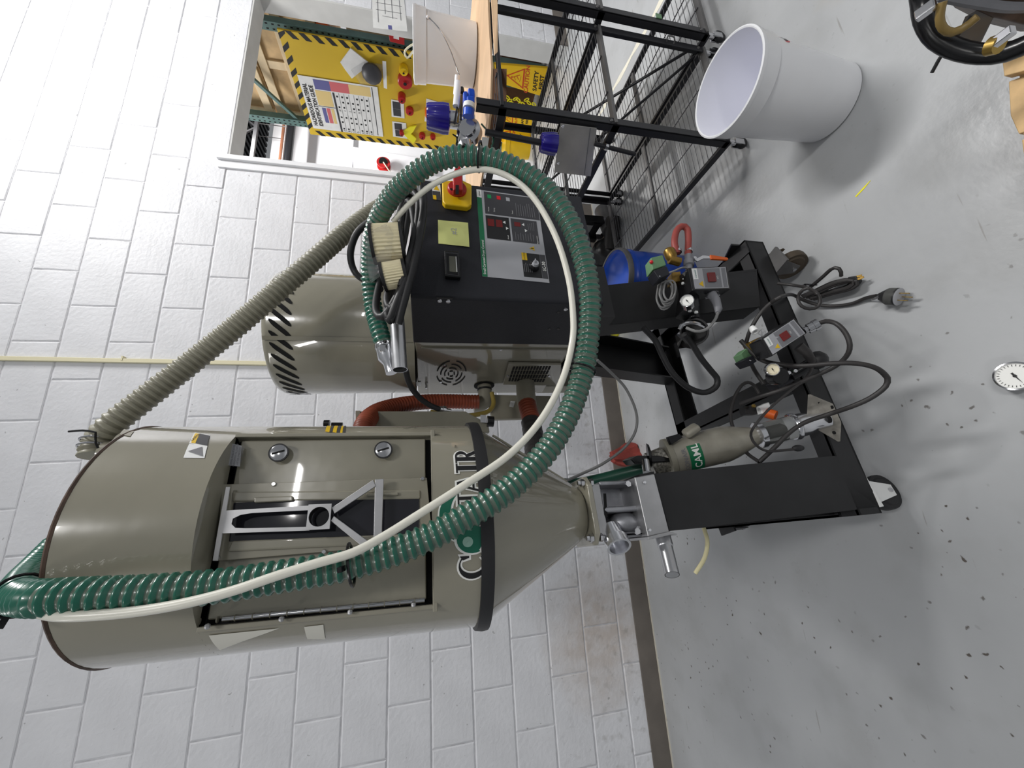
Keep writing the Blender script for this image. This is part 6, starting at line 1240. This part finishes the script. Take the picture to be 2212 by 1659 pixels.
MB().cyl((1.3433,-1.2078,1.0749), (1.327,-1.2033,1.0767), .022, n=16).build('white_band', 'label_white', bl); MB().cyl((1.3261,-1.2022,1.0766), (1.3054,-1.1925,1.078), .02, n=16).build('clamp_end', 'cobalt_plastic', bl)
bu = thing('tool_bundle', 'bundle of thin dark tools and a white tube on the cardboard', 'tools', base=(1.3732,-1.1811,1.1031))
for i in range(6): MB().cyl(Vector((1.4174,-1.1892,1.1075))+Vector((.008*i, .01*i, -.004*i)), Vector((1.2951,-1.1647,1.1259))+Vector((.012*i, 0, -.012*i)), .0035, n=6).build('rod', ['black_rubber', 'brass'][i % 2], bu)
MB().cyl((1.4509,-1.2006,1.1107), (1.3598,-1.1803,1.1202), .012, n=12).build('white_tube', 'white_plastic', bu); MB().cyl((1.4342,-1.1948,1.099), (1.4183,-1.1904,1.0957), .008, n=10).build('black_cap', 'black_rubber', bu)
# metal guard plate with its blue knob hanging on the near shelf
gpl = [(1.226,-1.2792,0.7674),(1.226,-1.2816,0.6323),(1.226,-1.0723,0.5661),(1.226,-1.0717,0.7239)]
gd = thing('guard_plate', 'brushed metal guard plate with a blue fluted knob hanging beside the wire shelf', 'plate', base=gpl[2])
MB().slab([gpl[0], gpl[1], gpl[2], gpl[3]], (.0035, 0, 0)).build('plate', 'plate_metal', gd, smooth=0)
for p in ((1.2255,-1.2723,0.7565), (1.2255,-1.1163,0.7213)): MB().lathe([(.006, 0), (.004, .003)], p, (-1, 0, 0), 10, cap1=True).build('rivet', 'alu_bright', gd)
fd = Vector(gpl[1]).lerp(Vector(gpl[0]), .18), Vector(gpl[2]).lerp(Vector(gpl[3]), .18)
MB().bar(fd[0]+Vector((-.0006, 0, 0)), fd[1]+Vector((-.0006, 0, 0)), .003, .001, up=(-1, 0, 0)).build('fold_line', 'label_grey', gd)
k2c = Vector((1.215,-1.2075,0.7584)); ax2 = (Vector((1.215,-1.2062,0.82))-k2c)
t, c, ax = knob(k2c, .036, ax2.length, '', 'plate_knob', ax2, gd)
MB().cyl(c+ax*ax2.length, Vector((1.226,-1.2093,1.0239)), .011, n=12).build('shaft', 'shelf_black', gd)
MB().cyl((1.222,-1.2243,0.6149), (1.222,-1.2045,0.4389), .008, n=10).build('threaded_rod', 'shelf_black', gd); MB().cyl((1.222,-1.2202,0.5739), (1.222,-1.218,0.5615), .012, n=8).build('lock_nut', 'steel_shiny', gd)
cable('thin_cord', [(1.3024,-1.1733,1.0287),(1.2583,-1.1832,1.0068),(1.2157,-1.1952,0.9924),(1.1836,-1.1893,0.9998)], .003, 'dark_green_hose', 'thin dark green cord drooping from the shelf corner')

# ------------------------------------------------------------------ behind the cart
dr_c = (.93, -.77, 0)
bd_ = thing('blue_pail', 'blue drum with a clamped lid standing behind the right leg', 'drum', base=dr_c)
MB().lathe([(.135, 0), (.14, .01), (.145, .30), (.15, .305), (.15, .315), (.145, .32), (.146, .345)], dr_c, n=40, cap0=True).build('drum_body', 'blue_plastic', bd_)
MB().lathe([(.0005, .352), (.11, .352), (.12, .346), (.135, .346), (.144, .358)], dr_c, n=40).build('lid', 'blue_plastic', bd_)
MB().lathe([(.146, .335), (.153, .338), (.154, .352), (.15, .362), (.143, .36)], dr_c, n=40).build('clamp_ring', 'shelf_grey', bd_)
rbag = thing('red_bag', 'crumpled red bag lying on the floor against the baseboard', 'bag', base=(0.1567,-0.1189,0))
c = Vector((0.1567,-0.1189,0)); b = MB(); n = 20; vs = []; rnd = random.Random(5)
for j in range(7):
    t_ = j/6.; r = .115*(1-t_*.6)*(1 if j else .9)
    for i in range(n): k = 1+.16*sin(i*2.6+j*.5)+rnd.uniform(-.05, .05); vs.append(c+Vector((r*k*cos(2*pi*i/n)*.75, r*k*sin(2*pi*i/n)*.5, .16*t_+.012*sin(i*1.9+j))))
b.add(vs, [(j*n+i, j*n+(i+1) % n, (j+1)*n+(i+1) % n, (j+1)*n+i) for j in range(6) for i in range(n)]+[tuple(range(6*n, 7*n))]).build('bag_cloth', 'red_bag', rbag, smooth=50)
yc = thing('yellow_roll', 'yellow tape roll standing on the floor behind the cart', 'roll', base=(1.0, -.14, 0))
MB().lathe([(.022, 0), (.05, 0), (.052, .004), (.052, .045), (.05, .05), (.022, .05)], (.985, -.10, 0), (0, 0, 1), 24).build('tape_body', 'yellow_bright', yc); MB().lathe([(.022, .0), (.022, .05)], (.985, -.10, 0), n=20).build('core', 'cardboard', yc)
# dark cart and grey rolls in the shade behind the dryer
dk = thing('tool_cart', 'black steel frame with swivel casters in the shade behind the dryer', 'cart', base=(1.62, -.42, 0))
for (x, y) in ((1.63, -.33), (1.60, -.20)): 
    MB().box((x, y, .1), (x+.05, y+.04, .95)).build('post', 'bin_black', dk, bevel=.003); MB().lathe([(.01, -.012), (.034, -.012), (.036, 0), (.034, .012), (.01, .012)], (x+.03, y+.02, .036), (.4, 1, 0), 20, cap0=True, cap1=True).build('wheel', 'black_rubber', dk); MB().box((x+.01, y+.005, .03), (x+.045, y+.035, .1)).build('caster_fork', 'steel_shiny', dk)
MB().box((1.62, -.32, .12), (1.68, .0, .17)).build('base_bar', 'bin_black', dk)
for i, (a, b, r, m, lab) in enumerate((((1.8093,-0.2311,0.05), (1.5813,-0.3112,0.06), .05, 'shelf_grey', 'grey cardboard tube roll lying on the floor behind the shelf'), ((1.651,-0.3584,0.05), (1.4669,-0.2766,0.06), .045, 'dark_rubber', 'dark rolled mat lying behind the dryer'))):
    tag(MB().cyl(a, b, r, n=20).build('roll', m, None), lab, 'roll')
bb2 = thing('black_bag', 'shiny black plastic bag on the floor behind the dryer', 'bag', base=(1.539,-0.1526,0))
b = MB(); vs = []; c = Vector((1.4902,-0.2083,0)); rnd = random.Random(9)
for j in range(7):
    t_ = j/6.; r = .12*sqrt(max(.03, 1-(t_*1.0)**2))
    for i in range(18): k = 1+rnd.uniform(-.12, .12); vs.append(c+Vector((r*k*cos(2*pi*i/18), r*k*sin(2*pi*i/18), .15*t_)))
b.add(vs, [(j*18+i, j*18+(i+1) % 18, (j+1)*18+(i+1) % 18, (j+1)*18+i) for j in range(6) for i in range(18)]+[tuple(range(108, 126))]).build('bag_film', 'bin_black', bb2, smooth=30)

# ------------------------------------------------------------------ at the near right: heated hose, pallet and a gauge
mh = thing('heated_hose', 'thick black machine hose bending into the frame at the near right corner', 'hose', base=(0.7389,-1.934,0.2755))
MB().tube([(0.8007,-1.9748,0.3978),(0.7829,-1.9616,0.3797),(0.7535,-1.9528,0.3726),(0.7249,-1.9469,0.3524),(0.6998,-1.9496,0.3284),(0.6776,-1.9587,0.3059),(0.6579,-1.9734,0.289),(0.6452,-1.9893,0.284),(0.635,-2.0118,0.2833)], .0148, 18, .015).build('hose_body', 'black_gloss', mh, smooth=60)
def latch(a, b, w):
    m = MB(); m.bar(a, b, w, .012, up=(0, -.3, 1)); m.build('latch', 'steel_shiny', mh, bevel=.002)
latch((0.7308,-1.9607,0.4153), (0.7275,-1.9846,0.4098), .017); latch((0.6287,-1.9965,0.356), (0.6254,-2.02,0.3587), .015)
MB().cyl((0.6331,-1.9917,0.3514), (0.6241,-2.0009,0.3518), .013, n=14).build('gold_fitting', 'gold', mh)
cable('brown_hose', [(0.7238,-1.989,0.4045),(0.7145,-1.9789,0.3982),(0.7063,-1.972,0.3897),(0.6993,-1.9684,0.3764),(0.6947,-1.9703,0.3618),(0.6936,-1.9806,0.3539),(0.6941,-1.9952,0.3518)], .0062, 'brown_hose', 'thin tan hose inside the bend of the black machine hose', 'hose')
cable('black_rod', [(0.7487,-1.9729,0.2964),(0.7356,-1.9414,0.2902),(0.7278,-1.9242,0.2935),(0.7164,-1.901,0.2862)], .003, 'black_rubber', 'straight black cord end hanging below the thick black hose')
mb_ = thing('molding_machine', 'dark machine body with a grey edge in the near right corner', 'machine', base=(0.9293,-1.9261,0))
MB().slab([(0.7869,-1.9721,0.329),(0.7759,-1.9711,0.2854),(0.7654,-1.9716,0.2364),(0.7471,-1.9798,0.1776),(0.7329,-1.999,0.1337),(0.7542,-2.0671,0.2758),(0.8032,-2.0202,0.404)], (.07, .037, -.11)).build('housing', 'rust_edge', mb_, bevel=.004)
MB().tube([(0.7863,-1.9704,0.3487),(0.7758,-1.9766,0.309),(0.7656,-1.9837,0.2709),(0.7558,-1.9916,0.2347),(0.7485,-2.007,0.1779)], .008, 8).build('edge_trim', 'label_grey', mb_)
MB().slab([(0.77,-1.9615,0.2792),(0.7738,-1.9713,0.2662),(0.7688,-1.975,0.2293),(0.7657,-1.9669,0.2294)], (0, .04, -.04)).build('pivot_plate', 'shelf_grey', mb_)
pa = thing('wood_pallet', 'light wood pallet corner at the right edge of the picture', 'pallet', base=(0.7254,-1.8808,0))
for i, (P, z) in enumerate((([0], .14),)):
    pass
MB().slab([(0.7428,-1.9309,0.14),(0.7324,-1.948,0.14),(0.7152,-2.0018,0.14),(0.661,-1.9861,0.14),(0.6985,-1.9369,0.14),(0.7085,-1.9235,0.14)], (0, 0, -.022)).build('board', 'wood', pa, bevel=.002)
MB().slab([(0.7056,-1.9191,0.12),(0.6731,-1.981,0.12),(0.5784,-1.9536,0.12),(0.5953,-1.901,0.12),(0.6394,-1.9025,0.12)], (0, 0, -.022)).build('board', 'wood', pa, bevel=.002)
MB().slab([(0.5715,-1.9074,0.14),(0.5525,-1.9547,0.14),(0.4749,-1.9322,0.14),(0.5329,-1.8998,0.14)], (0, 0, -.022)).build('board', 'wood', pa, bevel=.002)
MB().slab([(0.7156,-1.9349,0.118),(0.6901,-1.9851,0.118),(0.5161,-1.9346,0.118),(0.5648,-1.8985,0.118)], (0, 0, -.09)).build('stringer', 'wood', pa, bevel=.002)
gz_ = gauge('floor_gauge', Vector((0.1632,-1.7267,0.03)), (-.05, -.35, .93), .030, 'round steel pressure gauge with a white dial at the right picture edge', depth=.028)
gp = MB(); gp.cyl(Vector((0.1632,-1.7267,0.03))+Vector((0, .02, -.012)), Vector((0.1632,-1.7267,0.03))+Vector((.02, -.07, -.018)), .009, n=12); gp.build('stem', 'brass', gz_)
